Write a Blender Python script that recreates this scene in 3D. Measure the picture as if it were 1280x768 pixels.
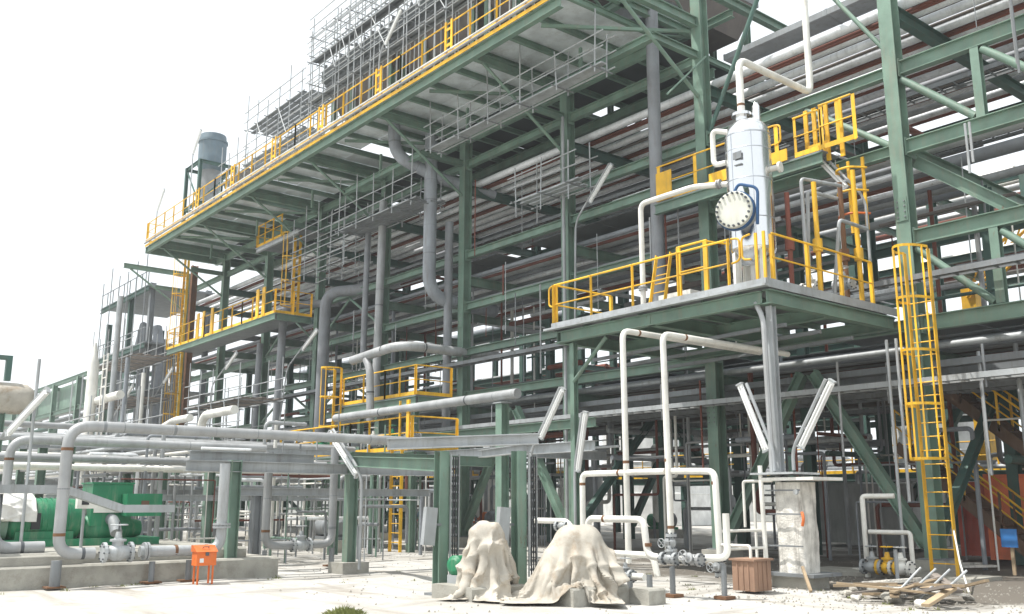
import bpy, math, random
import numpy as np
from mathutils import Vector, Matrix

# ------------------------------------------------------------------ camera, sky, sun, exposure
for o in list(bpy.data.objects):
    bpy.data.objects.remove(o)
scene = bpy.context.scene
COL = scene.collection
R = math.radians
rnd = random.Random(7)

cam_d = bpy.data.cameras.new('camera')
cam = bpy.data.objects.new('camera', cam_d)
COL.objects.link(cam)
cam.location = (0, 0, 1.6)
cam.rotation_euler = (R(90 + 11.702), 0, R(50.816))
cam_d.sensor_width = 36
cam_d.lens = 33.026
cam_d.clip_start = 0.1
cam_d.clip_end = 3000
scene.camera = cam

SUN_EL, SUN_DIR = R(66), Vector((-0.52, -0.85, 0)).normalized()
world = bpy.data.worlds.new('World')
scene.world = world
world.use_nodes = True
wn, wl = world.node_tree.nodes, world.node_tree.links
wn.clear()
sky = wn.new('ShaderNodeTexSky')
sky.sky_type = 'NISHITA'
sky.sun_disc = False
sky.sun_elevation = SUN_EL
sky.sun_rotation = math.atan2(SUN_DIR.x, SUN_DIR.y)
sky.air_density = 1.4
sky.dust_density = 6.0
sky.ozone_density = 0.6
mixw = wn.new('ShaderNodeMix')
mixw.data_type = 'RGBA'
mixw.inputs[0].default_value = 0.9
mixw.inputs[7].default_value = (8.5, 8.95, 9.25, 1)      # bright white overcast veil
bg = wn.new('ShaderNodeBackground')
bg.inputs[1].default_value = 0.094
wo = wn.new('ShaderNodeOutputWorld')
wl.new(sky.outputs[0], mixw.inputs[6])
wl.new(mixw.outputs[2], bg.inputs[0])
wl.new(bg.outputs[0], wo.inputs[0])

sun_d = bpy.data.lights.new('sun', 'SUN')
sun_d.energy = 3.7
sun_d.angle = R(0.6)
sun_d.color = (1.0, 0.965, 0.91)
sun = bpy.data.objects.new('sun', sun_d)
COL.objects.link(sun)
sdir = Vector((SUN_DIR.x * math.cos(SUN_EL), SUN_DIR.y * math.cos(SUN_EL), math.sin(SUN_EL)))
sun.rotation_euler = (-sdir).to_track_quat('-Z', 'Y').to_euler()
sun.location = sdir * 60

vs = scene.view_settings
vs.view_transform = 'Standard'
vs.look = 'None'
vs.exposure = 0.72
vs.gamma = 1
vs.use_curve_mapping = False
scene.render.engine = 'CYCLES'
scene.cycles.max_bounces = 8
scene.cycles.diffuse_bounces = 5

# ------------------------------------------------------------------ materials
MATS = {}
SPOTS = {'green': .62, 'yellow': .63, 'pipe_white': .66, 'galv': .64, 'pipe_grey': .66, 'pipe_pale': .66, 'machine_green': .66, 'orange': .65, 'tank_white': .68, 'deck_plate': .66, 'tarp': .64}   # where weathering shows as brown spots
def M(name, c, rough=0.6, metal=0.0, var=0.18, dirt=None, damt=0.35, scale=1.6, streak=True, bump=0.15, obj_var=0.10, fine=40):
    m = bpy.data.materials.new(name)
    m.use_nodes = True
    n, l = m.node_tree.nodes, m.node_tree.links
    b = n['Principled BSDF']
    geo = n.new('ShaderNodeNewGeometry')
    n1 = n.new('ShaderNodeTexNoise'); n1.inputs['Scale'].default_value = scale; n1.inputs['Detail'].default_value = 6
    l.new(geo.outputs['Position'], n1.inputs['Vector'])
    mr = n.new('ShaderNodeMapRange'); mr.inputs[1].default_value = 0.3; mr.inputs[2].default_value = 0.7
    mr.inputs[3].default_value = 1 - var; mr.inputs[4].default_value = 1 + var
    l.new(n1.outputs['Fac'], mr.inputs[0])
    oi = n.new('ShaderNodeObjectInfo')
    mo = n.new('ShaderNodeMapRange'); mo.inputs[3].default_value = 1 - obj_var; mo.inputs[4].default_value = 1 + obj_var
    l.new(oi.outputs['Random'], mo.inputs[0])
    mul = n.new('ShaderNodeMath'); mul.operation = 'MULTIPLY'
    l.new(mr.outputs[0], mul.inputs[0]); l.new(mo.outputs[0], mul.inputs[1])
    hv = n.new('ShaderNodeVectorMath'); hv.operation = 'SCALE'; hv.inputs[0].default_value = c[:3]
    l.new(mul.outputs[0], hv.inputs['Scale'])
    last = hv.outputs[0]
    if dirt:
        mp = n.new('ShaderNodeMapping'); mp.inputs['Scale'].default_value = (5, 5, 0.7) if streak else (2.2, 2.2, 2.2)
        l.new(geo.outputs['Position'], mp.inputs[0])
        n2 = n.new('ShaderNodeTexNoise'); n2.inputs['Scale'].default_value = 1.3; n2.inputs['Detail'].default_value = 8; n2.inputs['Roughness'].default_value = 0.7
        l.new(mp.outputs[0], n2.inputs['Vector'])
        m2 = n.new('ShaderNodeMapRange'); m2.inputs[1].default_value = 0.5; m2.inputs[2].default_value = 0.72; m2.inputs[4].default_value = damt
        l.new(n2.outputs['Fac'], m2.inputs[0])
        mx = n.new('ShaderNodeMix'); mx.data_type = 'RGBA'
        mx.inputs[7].default_value = (*dirt, 1)
        l.new(m2.outputs[0], mx.inputs[0]); l.new(last, mx.inputs[6])
        last = mx.outputs[2]
    if name in SPOTS:
        n4 = n.new('ShaderNodeTexNoise'); n4.inputs['Scale'].default_value = 5.5; n4.inputs['Detail'].default_value = 9; n4.inputs['Roughness'].default_value = 0.75
        mp4 = n.new('ShaderNodeMapping'); mp4.inputs['Scale'].default_value = (1, 1, .45); mp4.inputs['Location'].default_value = (3.1, 7.7, 1.3)
        l.new(geo.outputs['Position'], mp4.inputs[0]); l.new(mp4.outputs[0], n4.inputs['Vector'])
        m4 = n.new('ShaderNodeMapRange'); m4.inputs[1].default_value = SPOTS[name]; m4.inputs[2].default_value = SPOTS[name] + .07; m4.inputs[4].default_value = .8
        l.new(n4.outputs['Fac'], m4.inputs[0])
        x4 = n.new('ShaderNodeMix'); x4.data_type = 'RGBA'; x4.inputs[7].default_value = (0.15, 0.085, 0.05, 1)
        l.new(m4.outputs[0], x4.inputs[0]); l.new(last, x4.inputs[6]); last = x4.outputs[2]
    l.new(last, b.inputs['Base Color'])
    b.inputs['Metallic'].default_value = metal
    rr = n.new('ShaderNodeMapRange'); rr.inputs[3].default_value = max(0.05, rough - 0.12); rr.inputs[4].default_value = min(1, rough + 0.12)
    l.new(n1.outputs['Fac'], rr.inputs[0]); l.new(rr.outputs[0], b.inputs['Roughness'])
    if bump:
        n3 = n.new('ShaderNodeTexNoise'); n3.inputs['Scale'].default_value = fine; n3.inputs['Detail'].default_value = 3
        l.new(geo.outputs['Position'], n3.inputs['Vector'])
        bp = n.new('ShaderNodeBump'); bp.inputs['Strength'].default_value = bump; bp.inputs['Distance'].default_value = 0.02
        l.new(n3.outputs['Fac'], bp.inputs['Height']); l.new(bp.outputs[0], b.inputs['Normal'])
    MATS[name] = m
    return m

DUST = (0.34, 0.31, 0.25)
RUST = (0.16, 0.07, 0.03)
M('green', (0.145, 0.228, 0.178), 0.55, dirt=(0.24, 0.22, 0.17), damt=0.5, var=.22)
M('green_dark', (0.06, 0.125, 0.105), 0.6, dirt=RUST, damt=0.3)  # darker copy of green: shade of the rack's rear and recesses painted in
M('machine_green', (0.012, 0.19, 0.085), 0.45, dirt=DUST, damt=0.4, obj_var=0.03)
M('yellow', (0.80, 0.455, 0.02), 0.55, dirt=(0.30, 0.19, 0.06), damt=0.6, obj_var=0.16, var=.25)
M('galv', (0.38, 0.40, 0.41), 0.55, 0.2, dirt=(0.18, 0.17, 0.14), damt=0.55)
M('galv_dark', (0.20, 0.215, 0.225), 0.6, 0.1, dirt=(0.12, 0.1, 0.08), damt=0.5)
M('pipe_grey', (0.33, 0.34, 0.345), 0.5, 0.15, dirt=(0.22, 0.21, 0.19), damt=0.5, obj_var=0.2)
M('pipe_dull', (0.24, 0.26, 0.285), 0.6, 0.0, dirt=(0.13, 0.11, 0.09), damt=0.5, obj_var=0.15)
M('pipe_white', (0.74, 0.73, 0.68), 0.5, dirt=(0.42, 0.37, 0.28), damt=0.35, obj_var=0.04)
M('primer', (0.17, 0.052, 0.034), 0.8, dirt=(0.08, 0.06, 0.05), damt=0.5, obj_var=0.25)
M('rust', (0.17, 0.085, 0.042), 0.9, dirt=(0.07, 0.04, 0.02), damt=0.6, streak=False)
M('dark', (0.03, 0.032, 0.035), 0.7)
M('shadow_brown', (0.125, 0.108, 0.098), 0.85, dirt=(0.16, 0.14, 0.11), damt=0.5)  # brown of coolers and trays; its pipes also paint shade into the gaps
M('clad', (0.84, 0.85, 0.86), 0.2, 1.0, var=0.05, dirt=(0.6, 0.6, 0.58), damt=0.15, bump=0.12, scale=0.9, fine=2.2)
M('clad_seam', (0.42, 0.45, 0.49), 0.4, 0.6)
M('blue', (0.012, 0.075, 0.20), 0.5, dirt=(0.1, 0.1, 0.1), damt=0.25)
M('flange_plate', (0.62, 0.63, 0.56), 0.6, dirt=(0.35, 0.3, 0.22), damt=0.4)
M('bolt', (0.10, 0.11, 0.12), 0.5, 0.5)
M('concrete', (0.36, 0.35, 0.31), 0.9, dirt=(0.17, 0.155, 0.12), damt=0.6, scale=2.5, bump=0.5, streak=False)
M('cement_dirty', (0.66, 0.64, 0.59), 0.9, var=.3, dirt=(0.14, 0.125, 0.10), damt=0.8, scale=4, bump=0.8, fine=25)
M('tarp', (0.43, 0.40, 0.345), 0.85, var=0.2, dirt=(0.24, 0.16, 0.085), damt=0.75, scale=2.5, streak=False, bump=0.3, fine=70)
M('tarp_white', (0.75, 0.74, 0.70), 0.8, dirt=(0.5, 0.46, 0.4), damt=0.4, streak=False)
M('orange', (0.68, 0.15, 0.025), 0.55, dirt=(0.35, 0.2, 0.12), damt=0.55)
M('container_red', (0.50, 0.085, 0.05), 0.6, dirt=(0.2, 0.08, 0.05), damt=0.4)
M('container_orange', (0.80, 0.20, 0.08), 0.6, dirt=(0.4, 0.2, 0.15), damt=0.4)
M('cabinet_grey', (0.36, 0.37, 0.36), 0.6, dirt=(0.2, 0.19, 0.17), damt=0.4)
M('tank_white', (0.74, 0.75, 0.74), 0.5, dirt=(0.5, 0.48, 0.44), damt=0.4)
M('lamp_body', (0.72, 0.73, 0.72), 0.45, dirt=(0.5, 0.47, 0.4), damt=0.3)
M('lamp_tube', (0.82, 0.83, 0.82), 0.25, var=0.03)
M('wood', (0.33, 0.25, 0.16), 0.85, dirt=(0.13, 0.1, 0.07), damt=0.6, obj_var=0.3, streak=False)
M('board', (0.19, 0.165, 0.145), 0.85, dirt=(0.09, 0.08, 0.07), damt=0.6, obj_var=0.25, streak=False)
M('pipe_pale', (0.76, 0.78, 0.80), 0.45, 0.1, dirt=(0.3, 0.28, 0.25), damt=0.45, obj_var=0.12)
M('deck_plate', (0.68, 0.73, 0.75), 0.55, 0.0, dirt=(0.25, 0.22, 0.18), damt=0.35, streak=False, obj_var=0.14)
M('grating', (0.105, 0.118, 0.12), 0.7, 0.1, dirt=(0.12, 0.1, 0.08), damt=0.4)  # kept dark to paint in the shade inside the rack
M('deck_shade', (0.045, 0.055, 0.057), 0.8)  # shade under the rear deck, painted into its plates
M('stair_brown', (0.13, 0.075, 0.045), 0.7, dirt=(0.25, 0.2, 0.15), damt=0.3)
M('sign_blue', (0.03, 0.16, 0.42), 0.5)
M('bin_brown', (0.30, 0.185, 0.125), 0.85, dirt=(0.16, 0.1, 0.07), damt=0.6)
M('stack_grey', (0.12, 0.165, 0.195), 0.6, dirt=(0.3, 0.26, 0.2), damt=0.25)
M('purple_grey', (0.225, 0.238, 0.255), 0.6, dirt=(0.13, 0.1, 0.09), damt=0.4)
M('stone', (0.33, 0.31, 0.27), 0.95, streak=False, obj_var=0.3)
M('leaf', (0.17, 0.19, 0.055), 0.8, obj_var=.2)

# ------------------------------------------------------------------ mesh helpers
class G:
    def __init__(s):
        s.v, s.f, s.sm = [], [], []
    def add(s, vs, fs, smooth=False):
        k = len(s.v)
        s.v += [tuple(p) for p in vs]
        for f in fs:
            s.f.append([i + k for i in f]); s.sm.append(smooth)
        return s
    def box(s, p, q):
        x0, x1 = sorted((p[0], q[0])); y0, y1 = sorted((p[1], q[1])); z0, z1 = sorted((p[2], q[2]))
        return s.add([(x0,y0,z0),(x1,y0,z0),(x1,y1,z0),(x0,y1,z0),(x0,y0,z1),(x1,y0,z1),(x1,y1,z1),(x0,y1,z1)],
              [(0,3,2,1),(4,5,6,7),(0,1,5,4),(1,2,6,5),(2,3,7,6),(3,0,4,7)])
    def _frame(s, a, b, up):
        a, b = Vector(a), Vector(b)
        d = (b - a).normalized()
        u = Vector(up)
        if abs(d.dot(u.normalized())) > 0.98:
            u = Vector((0, 1, 0)) if abs(d.y) < 0.9 else Vector((1, 0, 0))
        w = d.cross(u).normalized()
        u = w.cross(d).normalized()
        return a, b, w, u
    def prof(s, a, b, pts, up=(0,0,1)):
        a, b, w, u = s._frame(a, b, up)
        n = len(pts)
        vs = [a + w * x + u * y for x, y in pts] + [b + w * x + u * y for x, y in pts]
        fs = [(i, (i+1) % n, n + (i+1) % n, n + i) for i in range(n)]
        fs += [tuple(range(n-1, -1, -1)), tuple(range(n, 2*n))]
        return s.add(vs, fs)
    def bar(s, a, b, w, h, up=(0,0,1)):
        return s.prof(a, b, [(-w/2,-h/2),(w/2,-h/2),(w/2,h/2),(-w/2,h/2)], up)
    def ibeam(s, a, b, h=.35, w=.25, t=.02, up=(0,0,1)):
        tw = t * 0.7
        H, W = h/2, w/2
        a, b, wv, u = s._frame(a, b, up)
        for pts in ([(-W,-H),(W,-H),(W,-H+t),(-W,-H+t)], [(-W,H-t),(W,H-t),(W,H),(-W,H)], [(-tw/2,-H+t),(tw/2,-H+t),(tw/2,H-t),(-tw/2,H-t)]):
            vs = [a + wv * x + u * y for x, y in pts] + [b + wv * x + u * y for x, y in pts]
            s.add(vs, [(0,1,5,4),(1,2,6,5),(2,3,7,6),(3,0,4,7),(3,2,1,0),(4,5,6,7)])
        return s
    def angle(s, a, b, w=.07, t=.008, up=(0,0,1)):
        return s.prof(a, b, [(0,0),(w,0),(w,t),(t,t),(t,w),(0,w)], up)
    def tube(s, pts, r, n=12, bend=0.0, caps=True):
        P = [Vector(p) for p in pts]
        path = []
        for i, p in enumerate(P):
            if bend and 0 < i < len(P) - 1:
                d0 = (P[i-1] - p); d1 = (P[i+1] - p)
                bl = min(bend, d0.length * 0.49, d1.length * 0.49)
                q0, q1 = p + d0.normalized() * bl, p + d1.normalized() * bl
                for k in range(7):
                    t = k / 6
                    path.append(q0 * (1-t)**2 + p * 2*t*(1-t) + q1 * t*t)
            else:
                path.append(p)
        m = len(path)
        vs, fs = [], []
        prev = None
        for i, p in enumerate(path):
            d = (path[min(i+1, m-1)] - path[max(i-1, 0)]).normalized()
            if prev is None:
                u = Vector((0,0,1)) if abs(d.z) < 0.9 else Vector((1,0,0))
            else:
                u = prev
            w = d.cross(u).normalized(); u = w.cross(d).normalized(); prev = u
            for k in range(n):
                a = 2 * math.pi * k / n
                vs.append(p + (w * math.cos(a) + u * math.sin(a)) * r)
        for i in range(m - 1):
            for k in range(n):
                k2 = (k + 1) % n
                fs.append((i*n+k, i*n+k2, (i+1)*n+k2, (i+1)*n+k))
        s.add(vs, fs, True)
        if caps:
            c = [vs[k] for k in range(n)]; e = [vs[(m-1)*n+k] for k in range(n)]
            s.add(c, [tuple(range(n-1, -1, -1))]); s.add(e, [tuple(range(n))])
        return s
    def lathe(s, prof, c, axis=(0,0,1), n=24, smooth=True):
        c = Vector(c); ax = Vector(axis).normalized()
        u = Vector((1,0,0)) if abs(ax.x) < 0.9 else Vector((0,1,0))
        w = ax.cross(u).normalized(); u = w.cross(ax).normalized()
        vs, fs = [], []
        for r, z in prof:
            for k in range(n):
                a = 2 * math.pi * k / n
                vs.append(c + ax * z + (u * math.cos(a) + w * math.sin(a)) * r)
        for i in range(len(prof) - 1):
            for k in range(n):
                k2 = (k+1) % n
                fs.append((i*n+k, i*n+k2, (i+1)*n+k2, (i+1)*n+k))
        s.add(vs, fs, smooth)
        s.add(vs[:n], [tuple(range(n-1, -1, -1))]); s.add(vs[-n:], [tuple(range(n))])
        return s
    def grid(s, F, nu, nv, smooth=True):
        vs = [F(i, j) for i in range(nu) for j in range(nv)]
        fs = [(i*nv+j, (i+1)*nv+j, (i+1)*nv+j+1, i*nv+j+1) for i in range(nu-1) for j in range(nv-1)]
        return s.add(vs, fs, smooth)

WLOC = {}
def obj(name, g, mat, parent=None, loc=None):
    """Link g (in world coordinates) as one mesh object; its origin is the root's base (or loc)."""
    base = Vector(WLOC[parent.name]) if parent else Vector(loc if loc is not None else (0, 0, 0))
    me = bpy.data.meshes.new(name)
    me.from_pydata([(p[0]-base.x, p[1]-base.y, p[2]-base.z) for p in g.v], [], g.f)
    me.polygons.foreach_set('use_smooth', g.sm)
    me.materials.append(MATS[mat])
    if any(g.sm):
        me.set_sharp_from_angle(angle=R(42))
    o = bpy.data.objects.new(name, me)
    COL.objects.link(o)
    if parent:
        o.parent = parent
    else:
        o.location = base
    WLOC[o.name] = tuple(base)
    return o
def tag(o, label, cat, group=None):
    o['label'] = label; o['category'] = cat
    if group: o['group'] = group
    return o
def thing(name, label, cat, loc=(0,0,0), group=None):
    o = bpy.data.objects.new(name, None)
    o.empty_display_size = 0.3
    COL.objects.link(o)
    o.location = loc
    WLOC[o.name] = tuple(loc)
    return tag(o, label, cat, group)
def struct(o):
    o['kind'] = 'structure'; return o
def copy_thing(root, loc, label=None, group=None):
    c = root.copy(); COL.objects.link(c); c.location = loc; WLOC[c.name] = tuple(loc)
    if label: c['label'] = label
    if group: c['group'] = group
    for ch in root.children:
        d = ch.copy(); COL.objects.link(d); d.parent = c
        for gc in ch.children:
            e = gc.copy(); COL.objects.link(e); e.parent = d
    return c
ORD = ['first','second','third','fourth','fifth','sixth','seventh','eighth','ninth','tenth','eleventh','twelfth','thirteenth','fourteenth','fifteenth','sixteenth','seventeenth','eighteenth','nineteenth','twentieth','twenty-first','twenty-second','twenty-third','twenty-fourth','twenty-fifth','twenty-sixth']
COLS = [-11.05 - 6.1 * k for k in range(0, 9)]           # front column line
YF, YR = 21.5, 30.5

# handrail made of posts, top rail, mid rail and toe board under one parent
def rail(parent, pts, h=1.1, sp=1.5, mat='yellow', toe=True, wide=0.075, loop=False):
    for a, b in zip(pts[:-1], pts[1:]):
        a, b = Vector(a), Vector(b)
        n = max(1, round((b - a).length / sp))
        d = (b - a).normalized()
        for i in range(n + 1):
            p = a.lerp(b, i / n)
            obj('post', G().angle(p, p + Vector((0,0,h)), wide, .010, up=d), mat, parent)
        for name, z, r in (('top_rail', h, .026), ('middle_rail', h*.52, .02)):
            q = Vector((0, 0, z))
            obj(name, G().tube([a+q, b+q], r, 8), mat, parent)
        if toe:
            obj('toe_board', G().bar(a + Vector((0,0,.07)), b + Vector((0,0,.07)), .012, .13), mat, parent)
def ladder(name, label, base, top, w=.5, axis=(1,0,0), cage=None, out=(0,-1,0), mat='yellow', group=None, rung=.3, strw=.07, ext=1.1):
    """straight ladder from base to top with optional safety cage above the height 'cage'"""
    t = thing(name, label, 'ladder', base, group)
    a, b = Vector(base), Vector(top) + Vector((0,0,ext))
    ax = Vector(axis) * (w/2); ou = Vector(out)
    for s in (-1, 1):
        obj('stringer', G().bar(a + ax*s, b + ax*s, .02, strw, up=out), mat, t)
    L = (Vector(top) - a).length; d = (Vector(top) - a).normalized()
    n = int(L / rung)
    for i in range(1, n + 1):
        p = a + d * (i * rung)
        obj('rung', G().tube([p - ax, p + ax], .014, 6), mat, t)
    if cage is not None:
        cr = .38
        z = cage
        hoops = []
        tot = (b - a).length
        m = max(2, round((tot - cage) / 1.2))
        for i in range(m + 1):
            p = a + (b - a).normalized() * (cage + (tot - cage) * i / m)
            arc = []
            for k in range(13):
                th = math.pi * k / 12
                arc.append(p + Vector(axis) * (cr * math.cos(th)) * (1 if 0 < k < 12 else w/2/cr) + ou * (0.78 * math.sin(th)))
            g = G()
            for q0, q1 in zip(arc[:-1], arc[1:]):
                g.bar(q0, q1, .012, .06, up=(0,0,1))
            obj('cage_hoop', g, mat, t)
            hoops.append(arc)
        for k in (2, 4, 6, 8, 10):
            obj('cage_strap', G().bar(hoops[0][k], hoops[-1][k], .04, .01, up=out), mat, t)
    return t
def pipe(name, label, pts, r, mat, bend=None, group=None, cat='pipe', n=14, flanges=(), bands=(), parent=None):
    """a pipe run; flanges and bands are points on it (position, direction)"""
    bend = r * 3 if bend is None else bend
    g = G().tube(pts, r, n, bend)
    if not flanges and not bands:
        o = obj(name, g, mat, loc=pts[0]); tag(o, label, cat, group); return o
    t = thing(name, label, cat, pts[0], group)
    obj('pipe_run', g, mat, t)
    for p, d in flanges:
        d = Vector(d).normalized(); p = Vector(p)
        obj('flange', G().lathe([(r*1.65, -.05), (r*1.65, -.008)], p, d, 16, False).lathe([(r*1.65, .008), (r*1.65, .05)], p, d, 16, False), mat if mat != 'pipe_white' else 'pipe_grey', t)
    if r >= .1:
        for a, b in zip(pts[:-1], pts[1:]):
            a, b = Vector(a), Vector(b); L = (b-a).length; d = (b-a).normalized()
            if L < 1.6: continue
            m = int((L - .9) / .95)
            for i in range(m):
                p = a + d*(.55 + (L-1.1)*(i+.5)/m)
                obj('seam', G().lathe([(r*1.0, -.012), (r*1.022, -.006), (r*1.022, .006), (r*1.0, .012)], p, d, 14), 'galv_dark' if i % 3 == 0 else mat, t)
    for p, d, m in bands:
        d = Vector(d).normalized(); p = Vector(p)
        obj('band', G().lathe([(r*1.03, -.03), (r*1.04, 0), (r*1.03, .03)], p, d, 16), m, t)
    return t
def valve(label, c, axis, r, stem=(0,0,1), mat='galv', group=None, wheel=True, name='gate_valve'):
    t = thing(name, label, 'valve', c, group)
    c = Vector(c); a = Vector(axis).normalized(); s_ = Vector(stem).normalized()
    obj('valve_body', G().lathe([(r*1.1,-r*2.2),(r*1.15,-r*1.2),(r*1.5,-r*.6),(r*1.5,r*.6),(r*1.15,r*1.2),(r*1.1,r*2.2)], c, a, 16), mat, t)
    for k in (-1, 1):
        fl = obj('flange', G().lathe([(r*1.8,-.03),(r*1.8,.03)], c + a*(k*r*2.3), a, 16, False), mat, t)
        g = G()
        u = a.orthogonal().normalized(); w = a.cross(u)
        for q in range(8):
            th = q * math.pi / 4
            p = c + a*(k*r*2.3) + (u*math.cos(th) + w*math.sin(th)) * r*1.5
            g.lathe([(.018,-.055),(.018,.055)], p, a, 6, False)
        obj('bolts', g, 'bolt', fl)['kind'] = 'stuff'
    obj('bonnet', G().lathe([(r*1.0,0),(r*1.0,r*1.9),(r*1.4,r*1.9),(r*1.4,r*2.3),(r*.7,r*2.4),(r*.45,r*3.6)], c, s_, 14), mat, t)
    st_ = obj('stem', G().tube([c + s_*(r*3.4), c + s_*(r*5.4)], r*.14, 8), 'bolt', t)
    if wheel:
        u = s_.orthogonal().normalized(); w = s_.cross(u)
        cc = c + s_ * (r*4.8)
        ring = [cc + (u*math.cos(k*math.pi/8) + w*math.sin(k*math.pi/8)) * r*1.4 for k in range(17)]
        g = G().tube(ring, r*.14, 6, caps=False)
        for k in range(0, 16, 4):
            g.tube([cc, ring[k]], r*.1, 6)
        obj('hand_wheel', g, mat, st_)
    return t
def lamp(label, base, bendpt, tip, side=(0,-1,0), group='fluorescent light fittings on bent poles', ln=1.45):
    """bent pole carrying a slim twin-tube fitting"""
    t = thing('light_fitting', label, 'light fitting', base, group)
    base, bendpt, tip = Vector(base), Vector(bendpt), Vector(tip)
    obj('pole', G().tube([base, bendpt, tip], .035, 8, .35), 'galv', t)
    d = (tip - bendpt).normalized()
    off = Vector((d.z, 0, -d.x)) * (1 if d.x >= 0 else -1)
    s_ = off.normalized() * .15
    nrm = d.cross(s_).normalized()
    if nrm.y > 0: nrm = -nrm
    c = tip - d * ln * .48
    a, b = c - d*ln/2 + s_, c + d*ln/2 + s_
    hs = obj('housing', G().prof(a, b, [(-.07,-.03),(.07,-.03),(.07,.0),(.04,.045),(-.04,.045),(-.07,.0)], up=tuple(-nrm)), 'lamp_body', t)
    for e0, e1 in ((a - d*.035, a - d*.002), (b + d*.002, b + d*.035)):
        obj('end_cap', G().prof(e0, e1, [(-.076,-.06),(.076,-.06),(.076,.03),(-.076,.03)], up=tuple(-nrm)), 'galv', hs)
    for k in (-1, 1):
        o2 = nrm * .048 + s_.normalized() * (.034 * k)
        obj('lamp_tube', G().tube([a + d*.05 + o2, b - d*.05 + o2], .02, 8), 'lamp_tube', hs)
    for k in (.25, .75):
        p = a.lerp(b, k)
        obj('bracket', G().bar(p - s_*.55, p - s_*1.05, .035, .05), 'galv_dark', hs)
    return t

# ------------------------------------------------------------------ ground
def ground_mat():
    m = bpy.data.materials.new('ground_dust'); m.use_nodes = True
    n, l = m.node_tree.nodes, m.node_tree.links
    b = n['Principled BSDF']; b.inputs['Roughness'].default_value = 0.95
    geo = n.new('ShaderNodeNewGeometry')
    def noise(sc, det=8, rough=.6, mapping=None):
        t = n.new('ShaderNodeTexNoise'); t.inputs['Scale'].default_value = sc; t.inputs['Detail'].default_value = det; t.inputs['Roughness'].default_value = rough
        if mapping:
            mp = n.new('ShaderNodeMapping'); mp.inputs['Scale'].default_value = mapping
            l.new(geo.outputs['Position'], mp.inputs[0]); l.new(mp.outputs[0], t.inputs['Vector'])
        else:
            l.new(geo.outputs['Position'], t.inputs['Vector'])
        return t
    def mix(fac, a, bcol, lo, hi, amt=1.0):
        mr = n.new('ShaderNodeMapRange'); mr.inputs[1].default_value = lo; mr.inputs[2].default_value = hi; mr.inputs[4].default_value = amt
        l.new(fac.outputs['Fac'], mr.inputs[0])
        mx = n.new('ShaderNodeMix'); mx.data_type = 'RGBA'
        if isinstance(a, tuple): mx.inputs[6].default_value = (*a, 1)
        else: l.new(a, mx.inputs[6])
        mx.inputs[7].default_value = (*bcol, 1)
        l.new(mr.outputs[0], mx.inputs[0])
        return mx.outputs[2]
    c = mix(noise(.35), (0.48, 0.47, 0.445), (0.40, 0.385, 0.35), .4, .65)
    c = mix(noise(1.6, 10, .7), c, (0.25, 0.22, 0.175), .52, .72, .7)
    c = mix(noise(9, 6, .7), c, (0.22, 0.195, 0.155), .58, .72, .5)
    c = mix(noise(.9, 6, .6, (.25, 1.6, 1)), c, (0.25, 0.22, 0.18), .54, .68, .75)
    c = mix(noise(.5, 5, .6, (2.2, .3, 1)), c, (0.27, 0.25, 0.22), .57, .66, .7)
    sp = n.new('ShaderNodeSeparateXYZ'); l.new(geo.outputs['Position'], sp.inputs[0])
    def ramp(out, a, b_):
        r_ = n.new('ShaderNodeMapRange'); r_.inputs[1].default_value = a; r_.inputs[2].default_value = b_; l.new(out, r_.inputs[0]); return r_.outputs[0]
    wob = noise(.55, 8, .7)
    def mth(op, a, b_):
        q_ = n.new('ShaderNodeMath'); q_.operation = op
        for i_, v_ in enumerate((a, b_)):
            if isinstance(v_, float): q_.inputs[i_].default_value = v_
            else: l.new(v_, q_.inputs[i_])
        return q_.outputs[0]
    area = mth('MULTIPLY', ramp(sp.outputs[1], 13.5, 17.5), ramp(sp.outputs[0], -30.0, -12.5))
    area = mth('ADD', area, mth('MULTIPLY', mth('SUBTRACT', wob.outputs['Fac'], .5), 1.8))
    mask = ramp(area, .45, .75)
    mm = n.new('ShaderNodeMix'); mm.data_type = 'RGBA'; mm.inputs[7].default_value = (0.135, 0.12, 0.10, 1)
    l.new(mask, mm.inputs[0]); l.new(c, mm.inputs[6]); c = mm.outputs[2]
    l.new(c, b.inputs['Base Color'])
    bp = n.new('ShaderNodeBump'); bp.inputs['Strength'].default_value = .6; bp.inputs['Distance'].default_value = .04
    f = noise(14, 8, .7); l.new(f.outputs['Fac'], bp.inputs['Height']); l.new(bp.outputs[0], b.inputs['Normal'])
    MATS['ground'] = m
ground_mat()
def gz(x, y):
    return .03 * math.sin(x*.9 + y*.4) * math.sin(y*.7 - x*.3) + .015 * math.sin(x*2.3) * math.sin(y*2.9)
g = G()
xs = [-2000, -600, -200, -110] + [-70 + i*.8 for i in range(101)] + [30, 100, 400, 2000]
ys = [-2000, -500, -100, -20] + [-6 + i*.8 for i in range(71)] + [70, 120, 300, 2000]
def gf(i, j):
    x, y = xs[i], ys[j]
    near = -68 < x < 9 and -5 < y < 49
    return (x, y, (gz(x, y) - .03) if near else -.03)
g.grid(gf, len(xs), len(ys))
struct(obj('ground', g, 'ground'))
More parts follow.
